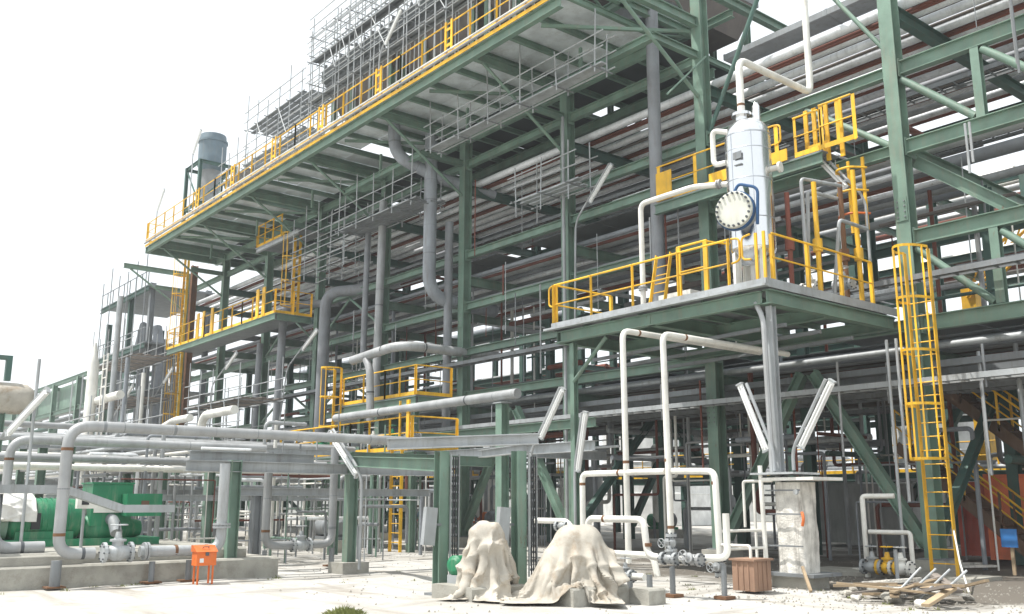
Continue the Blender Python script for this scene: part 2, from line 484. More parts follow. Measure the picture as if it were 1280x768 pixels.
# ------------------------------------------------------------------ pipe rack
rack = thing('pipe_rack', 'tall green steel pipe rack running the whole length of the plant', 'pipe rack', (-11.05, 21.5, 0))
def col(x, y, z1, s=.38, mat='green', z0=0.0, parent=rack, name='column'):
    return obj(name, G().ibeam((x,y,z0), (x,y,z1), s, s*.95, .028, up=(0,1,0)), mat, parent)
def beam(a, b, h=.34, w=.22, mat='green', parent=rack, name='beam'):
    return obj(name, G().ibeam(a, b, h, w, .022), mat, parent)
def brace(a, b, r=.1, mat='green', parent=rack, name='brace'):
    return obj(name, G().tube([a, b], r, 10), mat, parent)
XR, XL = 1.2, -62.0
for k, x in enumerate([COLS[0] + 6.1] + COLS):
    kk = k - 1
    top = 18.6 if kk <= 1 else 16.25
    col(x, YF, top)
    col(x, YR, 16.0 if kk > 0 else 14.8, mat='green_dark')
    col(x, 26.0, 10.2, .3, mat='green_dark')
    obj('pedestal', G().box((x-.4, YF-.4, -.1), (x+.4, YF+.4, .3)), 'concrete', rack)
    obj('base_plate', G().box((x-.3, YF-.3, .302), (x+.3, YF+.3, .335)), 'galv_dark', rack)
    for z in (5.0, 10.2, 14.0):
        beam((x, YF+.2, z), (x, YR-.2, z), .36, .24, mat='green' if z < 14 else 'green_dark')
    if kk >= 1:
        brace((x, 17.7, 16.0), (x, 21.3, 13.7), .06)
        beam((x, 17.3, 16.15), (x, YF-.2, 16.15), .3, .2)
        beam((x, 19.35, 15.05), (x, YF-.2, 15.05), .24, .18)
# longitudinal beams between the front columns, bay by bay
def bay(k, z, y=YF, h=.34, mat='green'):
    x0 = COLS[k] + 6.1 - .2 if k >= 0 else XR
    x1 = COLS[k] + .2
    beam((x0, y, z), (x1, y, z), h, .22, mat=mat)
ALL = range(0, 9)
for k in ALL:
    lv = [12.3, 10.2, 7.88, 5.75] if k == 0 else ([12.3, 10.2, 5.75] if k == 1 else ([15.0, 12.3, 11.2, 9.1, 5.6] if k == 2 else [15.0, 11.2, 9.1, 7.3, 5.6]))
    for z in lv:
        bay(k, z, YF, .36 if k == 0 else .28)
    for z in (5.0, 10.2, 14.0):
        bay(k, z, YR, .3, 'green_dark')
    bay(k, 5.0, 26.0, .26, 'green_dark')
# end plates and splice plates at the joints
for k, x in enumerate(COLS[:7]):
    for z in ([12.3, 10.2, 7.88, 5.75] if k == 0 else [12.3, 10.2, 5.75] if k == 1 else [15.0, 11.2, 9.1, 5.6]):
        for s in (-1, 1):
            obj('end_plate', G().box((x+s*.19, YF-.14, z-.24), (x+s*.215, YF+.14, z+.24)), 'green', rack)
    for z in (4.0, 8.6):
        sp_ = obj('splice_plate', G().box((x-.15, YF-.212, z-.3), (x+.15, YF-.192, z+.3)), 'green', rack)
        for bx in (-.09, .09):
            for bz in (-.2, -.07, .07, .2):
                obj('bolt_head', G().lathe([(.022, 0), (.022, .025)], (x+bx, YF-.213, z+bz), (0,-1,0), 6, False), 'galv_dark', sp_)
# right-hand truss: posts and diagonals in the front plane
for x in (-9.0, -7.0):
    obj('truss_post', G().ibeam((x, YF, 10.37), (x, YF, 12.13), .2, .2, .02, up=(0,1,0)), 'green', rack)
    obj('truss_post', G().ibeam((x, YF, 5.95), (x, YF, 7.70), .2, .2, .02, up=(0,1,0)), 'green', rack)
brace((-10.85, YF, 12.0), (-9.15, YF, 10.45), .1)
brace((-8.85, YF, 12.05), (-7.1, YF, 10.45), .1)
brace((-10.85, YF, 7.6), (-9.15, YF, 6.0), .09)
brace((-8.85, YF, 7.6), (-7.15, YF, 6.0), .09)
obj('brace', G().ibeam((-10.85, YF+.3, 9.9), (-7.4, YF+.3, 7.1), .3, .24, .02), 'green', rack)
brace((-13.6, YF, 12.1), (-11.2, YF, 10.3), .09)
brace((-15.0, YF+.05, 16.1), (-17.0, YF+.05, 12.5), .07, 'green_dark')
brace((-13.0, YF+.05, 15.7), (-11.2, YF+.05, 12.9), .06)
brace((-16.95, YF, 15.0), (-16.9, 19.6, 13.2), .03)
# chevron bracing at ground level
for k in (1, 3, 5, 7):
    for y, mt in ((YF, 'green'), (YR, 'green_dark')):
        xm = (COLS[k] + COLS[k-1]) / 2
        obj('brace', G().ibeam((COLS[k-1]-.2, y, .6), (xm+.15, y, 4.9), .26, .24, .02), mt, rack)
        obj('brace', G().ibeam((COLS[k]+.2, y, .6), (xm-.15, y, 4.9), .26, .24, .02), mt, rack)
for k in (0, 2, 4, 6, 8):
    x = COLS[k]
    obj('brace', G().ibeam((x, YF+.25, .8), (x, 25.8, 4.8), .22, .2, .02), 'green_dark', rack)
    obj('brace', G().ibeam((x, YR-.25, .8), (x, 26.2, 4.8), .22, .2, .02), 'green_dark', rack)
# vertical bracing of the left bays
for k in (5, 6):
    xa, xb = COLS[k]+.2, COLS[k-1]-.2
    xm = (xa+xb)/2
    brace((xa, YF, 9.3), (xm, YF, 11.0), .06); brace((xb, YF, 9.3), (xm, YF, 11.0), .06)
    brace((xa, YF, 5.8), (xm, YF, 7.15), .06); brace((xb, YF, 5.8), (xm, YF, 7.15), .06)
# outrigger frame below the deck edge
beam((-17.15, 19.35, 15.05), (-23.25, 19.35, 15.05), .24, .2)
beam((-29.35, 19.35, 15.0), (-35.45, 19.35, 15.0), .24, .2)
beam((-17.15, 21.7, 17.5), (-17.15, 26.9, 17.5), .3, .22)
beam((-17.2, 23.3, 17.2), (-22.0, 23.3, 17.2), .26, .2)
beam((-18.6, 18.0, 16.9), (-18.6, 23.2, 16.9), .26, .2)
beam((-17.3, 19.6, 16.9), (-22.0, 19.6, 16.9), .26, .2)
for a, b in (((-17.3, 20.6, 16.8), (-18.5, 23.0, 16.8)), ((-18.7, 18.4, 16.7), (-20.2, 21.6, 16.7)), ((-18.6, 23.0, 16.8), (-20.5, 20.0, 16.8))):
    brace(a, b, .05)

# ---- the pipes lying on the tiers
def tier(z, specs, x0, x1, where, group):
    for i, (y, r, mt, xa, xb) in enumerate(specs):
        col_w = {'pipe_grey': 'mid grey', 'pipe_pale': 'pale grey', 'pipe_dull': 'dull grey', 'primer': 'red-brown primed', 'galv': 'galvanised', 'pipe_white': 'off-white', 'purple_grey': 'slate grey', 'shadow_brown': 'dark brown'}[mt]
        lab = f"{col_w} pipe on the {where}, {ORD[i]} from its front edge"
        xa = x0 if xa is None else xa; xb = x1 if xb is None else xb
        zz = z + r + .01
        o = obj('rack_pipe', G().tube([(xa, y, zz), (xb, y, zz)], r, 14), mt, loc=(xa, y, zz))
        tag(o, lab, 'pipe', group)
S = []
y = 21.98
seq = [('pipe_pale',.14,.07),('primer',.05,.05),('primer',.045,.09),('pipe_pale',.13,.32),('pipe_pale',.13,.08),('shadow_brown',.05,.3),('pipe_pale',.14,.06),('primer',.05,.05),('primer',.05,.08),('pipe_pale',.13,.32),('pipe_pale',.14,.28),('pipe_pale',.12,.08),('primer',.06,.32),('pipe_pale',.14,.3),('purple_grey',.12,.1),('pipe_pale',.13,.32),('primer',.06,.08),('pipe_pale',.14,.3),('pipe_grey',.13,.3),('pipe_pale',.13,.1),('primer',.06,.25)]
for mt, r, gp in seq:
    S.append((y + r, r, mt, None, None)); y += 2*r + gp
tier(14.18, S, XR, XL, 'top tier of the rack', 'pipes on the top rack tier')
S = []
y = 22.0
seq = [('pipe_dull',.09,-11.5),('primer',.06,-12),('pipe_grey',.2,None),('pipe_dull',.1,-11.5),('pipe_pale',.1,-11.5),('purple_grey',.18,None),('primer',.07,-11.5),('pipe_pale',.1,-11.5),('pipe_dull',.15,-11.5),('pipe_grey',.12,None),('pipe_dull',.14,-11.5),('pipe_pale',.1,-19),('primer',.07,-22),('pipe_grey',.13,-11.5),('pipe_pale',.1,-17)]
for mt, r, xa in seq:
    S.append((y + r, r, mt, xa, None)); y += 2*r + rnd.choice([.15, .25, .35])
tier(10.38, S, XR, XL, 'middle tier of the rack', 'pipes on the middle rack tier')
S = []
y = 21.95
seq = [('galv',.08),('pipe_dull',.14),('pipe_grey',.07),('shadow_brown',.12),('pipe_grey',.18),('primer',.07),('pipe_pale',.1),('pipe_dull',.13),('pipe_grey',.16),('pipe_dull',.1),('purple_grey',.16),('pipe_pale',.09),('pipe_dull',.12),('pipe_grey',.1),('primer',.06),('pipe_dull',.14)]
for mt, r in seq:
    S.append((y + r, r, mt, None, None)); y += 2*r + rnd.choice([.12, .25, .4])
tier(5.18, S, XR, XL, 'lowest tier of the rack', 'pipes on the lowest rack tier')
# ---- cable trays with side rails, rungs and cables
def tray(label, x0, x1, y, z, w=.6, mat='galv_dark', group='cable trays along the rack', step=.45, near=-30):
    t = thing('cable_tray', label, 'cable tray', (x0, y, z), group)
    for s in (-1, 1):
        obj('side_rail', G().bar((x0, y+s*w/2, z+.06), (x1, y+s*w/2, z+.06), .02, .13), mat, t)
    g = G(); x = x0
    while x > x1:
        g.box((x-.02, y-w/2+.012, z), (x+.02, y+w/2-.012, z+.03)); x -= step
    r_ = obj('tray_rungs', g, mat, t); r_['kind'] = 'stuff'
    for i in range(4):
        yy = y - w/2 + .1 + i*(w-.2)/3
        obj('cable', G().tube([(x0, yy, z+.06), ((x0+x1)/2, yy+.03, z+.06), (x1, yy, z+.06)], .028 + .01*(i % 2), 6), ['dark','shadow_brown','dark','galv_dark'][i], t)
tray('front cable tray hanging under the lowest tier of the rack', 1.0, -40, 21.0, 4.25, .5, 'galv')
tray('second cable tray under the lowest tier, just behind the front columns', 1.0, -58, 22.3, 4.35, .7)
tray('third cable tray from the front under the lowest tier', 1.0, -58, 23.5, 4.3, .7)
tray('fourth cable tray from the front under the lowest tier', 1.0, -58, 24.7, 4.4, .6)
tray('fifth cable tray from the front under the lowest tier', 1.0, -58, 27.4, 4.3, .7)
tray('cable tray above the lowest tier, hung at the front columns', 1.0, -58, 21.05, 6.7, .4)
tray('cable tray hung between middle and top tier behind the front columns', 1.0, -58, 24.2, 12.6, .6)
tray('cable tray hung between middle and top tier at the rear of the rack', 1.0, -58, 28.2, 12.4, .8)
tray('slim cable tray just under the middle tier at the front', -15, -58, 22.3, 9.4, .5)
def covered_tray(label, x0, x1, y, z, w, h, mat):
    t = thing('covered_tray', label, 'cable tray', (x0, y, z), 'covered cable trays on the lowest tier')
    n_ = max(1, int((x0 - x1) / 3.05))
    for i in range(n_):
        xa = x0 - (x0-x1)*i/n_; xb = x0 - (x0-x1)*(i+1)/n_ + .03
        obj('cover_length', G().box((xa, y-w/2, z), (xb, y+w/2, z+h)), mat, t)
        obj('strap', G().box((xb-.02, y-w/2-.01, z-.01), (xb+.04, y+w/2+.01, z+h+.01)), 'galv_dark', t)
for i, (y, z, w, h, mt, xa, xb) in enumerate(((21.95, 4.72, .34, .16, 'galv_dark', 1, -34), (22.75, 4.62, .5, .2, 'galv_dark', 1, -46), (24.1, 4.7, .6, .18, 'shadow_brown', 1, -52), (25.3, 4.6, .5, .22, 'galv_dark', 1, -40), (26.7, 4.7, .7, .18, 'galv', 1, -40), (28.1, 4.62, .6, .2, 'shadow_brown', 1, -50), (29.2, 4.7, .6, .2, 'galv_dark', 1, -46))):
    covered_tray(f"covered cable tray under the lowest tier, {ORD[i]} from the front", xa, xb, y, z, w, h, mt)
for i, (y, w) in enumerate(((22.7, .8), (24.2, 1.0), (26.0, .9), (28.0, 1.1), (29.6, .8))):
    covered_tray(f"wide covered cable tray above the top tier, {ORD[i]} from the front", 1, -16.9 if y < 25 else -60, y, 15.1, w, .18, ['galv_dark', 'shadow_brown', 'galv_dark', 'grating', 'galv_dark'][i])
# grating panels over the lowest tier; middle ones added to block the sky
t = thing('tier_grating', 'dark grating panels lying over the pipes of the lowest tier', 'grating', (-12, 22, 5.9))
for i in range(20):
    for (y0, y1) in ((22.1, 24.3), (24.5, 27.2), (27.4, 30.2)):
        if rnd.random() < .35: continue
        x = .5 - i*1.83
        obj('grating_panel', G().box((x, y0, 5.9), (x-1.78, y1, 5.93)), 'grating', t)
t = thing('tier_grating', 'dark grating panels added over the middle tier pipes to block sky light', 'grating', (-22, 22, 11.2))
for i in range(20):
    for (y0, y1) in ((22.2, 24.9), (25.1, 27.6), (27.8, 30.2)):
        if rnd.random() < .4: continue
        x = -19 - i*1.83
        obj('grating_panel', G().box((x, y0, 11.15), (x-1.78, y1, 11.18)), 'grating', t)
CW = {'galv': 'galvanised', 'galv_dark': 'dark grey', 'pipe_grey': 'grey', 'primer': 'red-brown', 'pipe_dull': 'dull grey', 'pipe_white': 'white', 'shadow_brown': 'brown', 'green_dark': 'dark green', 'green': 'green', 'pipe_pale': 'pale'}
def bayname(x):
    k = int((x - (-11.05)) / -6.1) if x < -11.05 else -1
    return f"{ORD[k+1]} bay from right"
# ---- hanging rods, conduits and small bore drops
for i in range(120):
    x = rnd.uniform(-48, -6); y = rnd.choice([20.9, 21.1, 21.9, 23.2, 24.2, 25.4, 27.0])
    zt = rnd.choice([5.0, 5.0, 9.0, 10.2, 14.0]); zb = zt - rnd.uniform(.9, 3.2)
    mt = rnd.choice(['galv','galv_dark','pipe_grey','primer'])
    o = obj('hanger_rod', G().tube([(x, y, zt), (x, y, zb)], rnd.choice([.012, .016, .022, .03]), 6), mt, loc=(x, y, zb))
    tag(o, f"{CW[mt]} rod hanging from the {'lowest' if zt < 6 else 'top' if zt > 12 else 'middle'} tier, {bayname(x)}", 'hanger rod', 'rods and conduits hanging in the rack')
for i in range(80):
    x = rnd.uniform(-44, -9); y = rnd.uniform(21.9, 29.5); r = rnd.choice([.025, .03, .045, .06, .08])
    zt = rnd.choice([5.2, 5.2, 10.4])
    x2 = x + rnd.choice([-1, 1]) * rnd.uniform(.5, 2.5); zm = rnd.uniform(1.2, 3.6)
    mt = rnd.choice(['pipe_grey','pipe_dull','galv','pipe_white','primer'])
    o = obj('drop_pipe', G().tube([(x, y, zt), (x, y, zm), (x2, y, zm), (x2, y, -.1)], r, 8, r*2.5), mt, loc=(x, y, 0))
    tag(o, f"stepped {CW[mt]} drop pipe, {'thick' if r > .07 else 'thin' if r < .04 else 'medium'}, in {bayname(x)}", 'pipe', 'small drop pipes under the rack')
for i in range(170):
    x = rnd.uniform(-50, -6); L = rnd.uniform(1.5, 6); z = rnd.choice([2.6, 3.0, 3.4, 4.0, 6.2, 7.0, 7.6, 8.3, 8.8, 9.6, 11.6, 12.6, 13.2]); y = rnd.uniform(21.9, 29)
    r = rnd.choice([.025, .04, .05, .08, .11])
    mt = rnd.choice(['pipe_grey','pipe_dull','galv','shadow_brown','primer','green_dark','pipe_pale'])
    if rnd.random() < .6: p, q = (x, y, z), (x - L, y, z); w_ = 'lengthwise'
    else: p, q = (x, y, z), (x, min(y + L, 30), z); w_ = 'crosswise'
    o = obj('small_pipe', G().tube([p, q], r, 8), mt, loc=p)
    tag(o, f"short {w_} {CW[mt]} pipe, {'low' if z < 5 else 'midway' if z < 10 else 'high'} in {bayname(x)}", 'pipe', 'small pipes threaded through the rack')

# ------------------------------------------------------------------ upper deck with its edge, joists and handrail
deck = thing('upper_deck', 'long overhanging green-edged deck on top of the pipe rack', 'deck', (-19, 17.2, 16.2))
DX0, DX1 = -18.9, -55.2
nj = int((DX0 - DX1) / 1.525) + 1
for i in range(nj + 1):
    x = DX0 - i * 1.525
    obj('joist', G().ibeam((x, 17.36, 16.48), (x, 31, 16.48), .2, .13, .016), 'green', deck)
    if i < nj:
        for y0, y1 in ((17.36, 19.3), (19.32, 21.4), (21.42, 24.4), (24.42, 27.6), (27.62, 31)):
            if rnd.random() < .04 and y0 > 19: continue
            dz = rnd.uniform(0, .02)
            obj('deck_plate', G().box((x - .02, y0, 16.6+dz), (x - 1.5, y1, 16.62+dz)), 'deck_plate' if y0 < 21 else 'deck_shade', deck)
for y in (21.4, 24.4, 27.6):
    obj('stringer_beam', G().ibeam((DX0, y, 16.05), (DX1, y, 16.05), .36, .2, .02), 'green', deck)
obj('edge_beam', G().ibeam((DX0+.1, 17.2, 16.12), (DX1, 17.2, 16.12), .34, .2, .02), 'green', deck)
obj('end_beam', G().ibeam((DX1, 17.1, 16.12), (DX1, 31, 16.12), .34, .2, .02), 'green', deck)
obj('toe_strip', G().bar((DX0+.1, 17.06, 16.36), (DX1, 17.06, 16.36), .03, .12), 'yellow', deck)
obj('edge_conduit', G().tube([(DX0+.1, 17.02, 16.52), (DX1, 17.02, 16.52)], .05, 8), 'pipe_grey', deck)
obj('edge_conduit', G().tube([(DX0+.1, 17.0, 16.66), (DX1, 17.0, 16.66)], .035, 8), 'pipe_white', deck)
rail(deck, [(DX0, 17.15, 16.63), (-27.5, 17.15, 16.63), (-36, 17.15, 16.63), (-45, 17.15, 16.63), (DX1, 17.15, 16.63), (DX1, 24, 16.63)], 1.15, 1.53)
for x in (-20, -24.6, -29.2, -33.8, -38.3, -42.9, -47.5):
    for dx in (0, .35):
        obj('gate_post', G().bar((x+dx, 17.1, 16.6), (x+dx, 17.1, 17.85), .09, .04), 'yellow', deck)
    obj('gate_panel', G().box((x+.03, 17.09, 16.9), (x+.32, 17.12, 17.0)).box((x+.03, 17.09, 17.5), (x+.32, 17.12, 17.58)), 'yellow', deck)
# diagonal bracing seen under the deck
for k in range(1, 7):
    x = COLS[k]
    obj('deck_brace', G().angle((x-.2, 21.3, 15.9), (x-2.9, 17.5, 15.95), .1, .012), 'green', deck)
    for dx in (3.05,):
        obj('hanger', G().angle((x-dx, 19.3, 15.05), (x-dx, 19.3, 15.9), .09, .012), 'green', deck)

# ---- air coolers on the deck
for i, x0 in enumerate((-18.9, -24.4, -29.9)):
    x1 = x0 - 5.3
    t = thing('air_cooler', f"dark air cooler box on the upper deck, {['rightmost','middle','leftmost'][i]} of three", 'air cooler', (x0, 19, 16.62), 'air coolers on the deck')
    obj('fan_plenum', G().add([(x0-.4,18.7,18.1),(x1+.4,18.7,18.1),(x1+.4,26.4,18.1),(x0-.4,26.4,18.1),(x0,18.1,19.5),(x1,18.1,19.5),(x1,27,19.5),(x0,27,19.5)],
        [(3,2,1,0),(4,5,6,7),(0,1,5,4),(1,2,6,5),(2,3,7,6),(3,0,4,7)]), 'shadow_brown', t)
    obj('tube_bundle', G().box((x0, 18.0, 19.52), (x1, 27.2, 20.2)), 'galv_dark', t)
    obj('header_box', G().box((x0-.1, 17.8, 19.6), (x1+.1, 17.98, 20.15)), 'grating', t)
    for j in range(4):
        xx = x0 - .3 - j * (4.7/3)
        obj('leg', G().ibeam((xx, 18.4, 16.63), (xx, 18.4, 19.48), .2, .2, .015, up=(0,1,0)), 'green', t)
        obj('leg', G().ibeam((xx, 26.8, 16.63), (xx, 26.8, 19.48), .2, .2, .015, up=(0,1,0)), 'green', t)
    for c in (x0-1.5, x1+1.5):
        obj('fan_ring', G().lathe([(1.2, 0), (1.25, .5), (1.4, .6)], (c, 22.5, 17.48), (0,0,1), 24), 'galv_dark', t)
    for j in range(8):
        xx = x0 - .35 - j * .66
        obj('nozzle', G().tube([(xx, 17.88, 20.15), (xx, 17.88, 20.4)], .06, 8), 'galv_dark', t)
# ---- scaffolding
def scaffold(label, x0, x1, y0, y1, z0, levels, top, bays, boards=True, base_group='tube scaffolds', rails=True, jitter=.06, r=.024, bmat='board'):
    t = thing('scaffold', label, 'scaffold', (x0, y0, z0), base_group)
    xs_ = [x0 + (x1-x0)*i/bays for i in range(bays+1)]
    for x in xs_:
        for y in (y0, y1):
            tt = top + rnd.uniform(-.5, .7)
            obj('standard', G().tube([(x + rnd.uniform(-jitter, jitter), y, z0), (x + rnd.uniform(-jitter, jitter), y, tt)], r, 7), 'galv', t)
        for z in levels:
            obj('transom', G().tube([(x, y0-.2, z-.05), (x, y1+.2, z-.05)], r, 7), 'galv_dark', t)
    for z in levels:
        for y in (y0, y1):
            obj('ledger', G().tube([(x0+.3, y, z), (x1-.3, y, z)], r, 7), 'galv', t)
            if rails:
                for h in (.5, 1.0):
                    obj('guard_tube', G().tube([(x0+.4, y-.03, z+h), (x1-.4, y-.03, z+h+rnd.uniform(-.08,.08))], r*.9, 7), 'galv', t)
        if boards:
            nb = max(2, int((y1-y0)/.26))
            for j in range(nb):
                yy = y0 + .05 + j*(y1-y0-.1)/nb
                e0, e1 = rnd.uniform(-.1,.5), rnd.uniform(-.1,.5)
                obj('scaffold_board', G().box((x0+e0, yy, z+.03), (x1-e1, yy+.22, z+.075)), bmat, t)
    for i in range(bays):
        if rnd.random() < .55 and len(levels) > 1:
            a, b = levels[0], levels[-1]
            obj('diagonal_tube', G().tube([(xs_[i], y0-.04, a), (xs_[i+1], y0-.04, b)], r*.9, 7), 'galv', t)
    return t
scaffold('grey tube scaffold with boards in front of the air coolers on the deck', -18.5, -35.2, 17.32, 17.72, 16.64, [18.6, 20.5], 21.6, 13, bmat='galv_dark')
scaffold('second row of tube scaffold close against the air coolers on the deck', -19.2, -35.0, 17.3, 18.3, 16.64, [19.4, 20.7, 21.6], 22.2, 15, boards=False)
scaffold('scaffold with a boarded top at the left end of the deck', -36.6, -42.4, 17.6, 19.4, 16.64, [17.9, 19.7], 21.0, 5, bmat='galv_dark')
scaffold('small low scaffold beside the vent stack on the deck', -43, -46, 17.8, 19.2, 16.64, [17.9], 19.6, 3)
scaffold('scaffold rising above the air coolers at the rear of the deck', -20, -34.5, 24, 27, 20.2, [21.2, 22.6], 23.6, 8)
scaffold('hanging boarded scaffold below the deck edge beside the large elbow pipe', -29.8, -35.6, 19.2, 20.6, 13.0, [13.25], 15.0, 4, bmat='galv_dark')
scaffold('hanging tube scaffold with a few boards below the deck between two front columns', -18.8, -27.6, 18.55, 19.1, 14.3, [14.5], 16.0, 5, bmat='galv')
scaffold('small hanging scaffold with boards at the column beside the tall light fitting', -21.8, -24.6, 20.2, 21.2, 11.4, [12.0], 13.6, 2, bmat='galv')
scaffold('hanging scaffold of thin tubes in the left bays above the pipes', -35.8, -40.8, 19.6, 20.9, 11.8, [12.1, 13.4], 15.0, 4, boards=False)
# ---- vent stack on the deck
t = thing('vent_stack', 'grey vent stack in a green frame on the left end of the deck', 'vent stack', (-52, 19.5, 16.62))
sx, sy = -52.0, 19.5
obj('lower_pipe', G().lathe([(.52, 16.62), (.52, 20.9)], (sx, sy, 0), n=24), 'pipe_grey', t)
obj('silencer', G().lathe([(.45, 20.6), (.8, 20.9), (.8, 22.35), (.86, 22.38), (.86, 22.5), (.78, 22.52), (.74, 22.85), (.6, 22.9)], (sx, sy, 0), n=28), 'stack_grey', t)
for dx in (-1.05, 1.05):
    for dy in (-1.05, 1.05):
        obj('frame_leg', G().ibeam((sx+dx, sy+dy, 16.62), (sx+dx, sy+dy, 20.9), .18, .18, .02, up=(0,1,0)), 'green_dark', t)
for s in (-1, 1):
    for z in (18.3, 20.8):
        obj('frame_beam', G().ibeam((sx-1.05, sy+1.05*s, z), (sx+1.05, sy+1.05*s, z), .18, .14, .015), 'green_dark', t)
        obj('frame_beam', G().ibeam((sx+1.05*s, sy-1.05, z), (sx+1.05*s, sy+1.05, z), .18, .14, .015), 'green_dark', t)
    obj('frame_brace', G().bar((sx+1.05*s, sy-1.0, 18.4), (sx+1.05*s, sy+1.0, 20.7), .07, .07), 'green_dark', t)
    obj('frame_brace', G().bar((sx-1.0, sy+1.05*s, 20.7), (sx+1.0, sy+1.05*s, 18.4), .07, .07), 'green_dark', t)
for (x, z) in ((-49.3, 21.6), (-54.6, 19.6)):
    lamp('slim light fitting on a tilted pole on the deck ' + ('right of the vent stack' if x > -52 else 'left of the vent stack'), (x, 17.4, 16.64), (x, 17.4, z-1.0), (x+.9, 17.4, z))
lamp('slim light fitting on a pole in front of the scaffold on the deck', (-29.35, 17.3, 16.64), (-29.35, 17.3, 18.6), (-27.95, 17.3, 19.9))
# ------------------------------------------------------------------ drum platform
PX0, PX1, PY0, PY1, PZ = -11.35, -18.05, 16.05, 21.2, 6.1
pf = thing('drum_platform', 'steel platform on tall legs carrying the silver drum, with yellow handrails', 'platform', (-14.7, 18.5, 0))
def pbeam(a, b, h=.3, w=.2, name='beam', mat='green'): return obj(name, G().ibeam(a, b, h, w, .02), mat, pf)
for x in (PX0-.1, -14.7, PX1+.1):
    pbeam((x, PY0+.1, PZ-.32), (x, PY1, PZ-.32))
for y in (PY0+.12, 18.6, PY1-.1):
    pbeam((PX0-.22, y, PZ-.33), (PX1+.22, y, PZ-.33), .28, .18)
for i in range(1, 7):
    x = PX0 - i * .96
    pbeam((x, PY0+.25, PZ-.16), (x, PY1-.25, PZ-.16), .14, .1, 'joist')
for i in range(7):
    for j in range(3):
        x = PX0 - .02 - i*.955; y = PY0 + .04 + j*1.7
        obj('floor_plate', G().box((x, y, PZ-.06), (x-.94, y+1.68, PZ-.035)), 'galv_dark', pf)
obj('toe_plate', G().box((PX0, PY0-.02, PZ-.14), (PX1, PY0, PZ+.05)), 'galv', pf)
obj('toe_plate', G().box((PX0, PY0, PZ-.14), (PX0+.02, PY1, PZ+.05)), 'galv', pf)
obj('toe_plate', G().box((PX1, PY0, PZ-.14), (PX1-.02, PY1, PZ+.05)), 'galv', pf)
obj('edge_tray', G().bar((PX0+.1, PY0-.13, PZ-.13), (PX1-.1, PY0-.13, PZ-.13), .16, .05), 'galv', pf)
for x, y, z0 in ((-11.5, 16.35, 0), (-17.55, 16.35, 0)):
    obj('leg', G().ibeam((x, y, z0), (x, y, PZ-.5), .15, .15, .014, up=(0,1,0)), 'galv' if x > -12 else 'green', pf)
for a, b in (((-17.5, 16.3, 4.6), (-16.3, 16.3, 5.6)),):
    obj('knee_brace', G().tube([a, b], .05, 8), 'green', pf)
for i in range(3):
    y = 17 + i*1.3
    obj('cross_tie', G().bar((-11.6, y, 5.3), (-17.9, y+.4, 5.3), .08, .08), 'galv_dark', pf)
F = PZ - .02
rail(pf, [(-12.3, PY0+.06, F), (PX1+.05, PY0+.06, F)], 1.1, 1.45, toe=False)
rail(pf, [(PX0-.06, PY0+.35, F), (PX0-.06, PY1-.9, F)], 1.1, 1.35, toe=False)
rail(pf, [(PX1+.06, PY0+.1, F), (PX1+.06, 18.2, F)], 1.1, 1.4, toe=False)
# rounded rail ends at the corner gap
for x in (-12.25, -11.75):
    obj('rail_loop', G().tube([(x, PY0+.06, F+.55), (x+(.22 if x<-12 else -.22), PY0+.06, F+.58), (x+(.22 if x<-12 else -.22), PY0+.06, F+1.07), (x, PY0+.06, F+1.1)], .024, 8, .1), 'yellow', pf)
obj('rail_loop', G().tube([(PX1+.06, PY0+.06, F+.52), (PX1-.16, PY0+.06, F+.56), (PX1-.16, PY0+.06, F+1.06), (PX1+.06, PY0+.06, F+1.1)], .024, 8, .1), 'yellow', pf)
for x in (-11.42, -11.62):
    obj('post', G().bar((x, PY0+.08, F), (x, PY0+.08, F+1.1), .06, .04), 'yellow', pf)
# ---- caged access ladder at the right column
ladder('caged_ladder', 'tall yellow caged ladder from the ground to the drum platform at the right column', (-10.25, 20.25, 0), (-10.25, 20.25, PZ), .56, (1,0,0), cage=2.5, out=(0,-1,0), strw=.13)
# ---- small ladder leaning up from the platform to the upper walkway
ladder('step_ladder', 'short slanted yellow ladder on the drum platform behind the white pipe', (-15.75, 17.5, PZ), (-16.1, 18.3, 7.7), .5, (1,0,0), out=(0,-1,0), ext=.3, strw=.1)
t = thing('access_gate', 'yellow portal-shaped railing standing on the drum platform left of the drum', 'railing', (-14.7, 17.6, PZ))
for x in (-14.15, -15.0):
    obj('post', G().bar((x, 17.6, F), (x, 17.6, F+1.75), .12, .05), 'yellow', t)
obj('top_rail', G().tube([(-14.1, 17.6, F+1.75), (-15.05, 17.6, F+1.75)], .03, 8), 'yellow', t)
obj('middle_rail', G().tube([(-14.1, 17.6, F+1.1), (-15.05, 17.6, F+1.1)], .025, 8), 'yellow', t)
obj('kick_plate', G().box((-14.1, 17.58, F+.25), (-15.05, 17.62, F+.5)), 'yellow', t)
obj('side_rail', G().tube([(-14.1, 17.6, F+1.72), (-13.4, 18.9, F+1.6)], .025, 8), 'yellow', t)
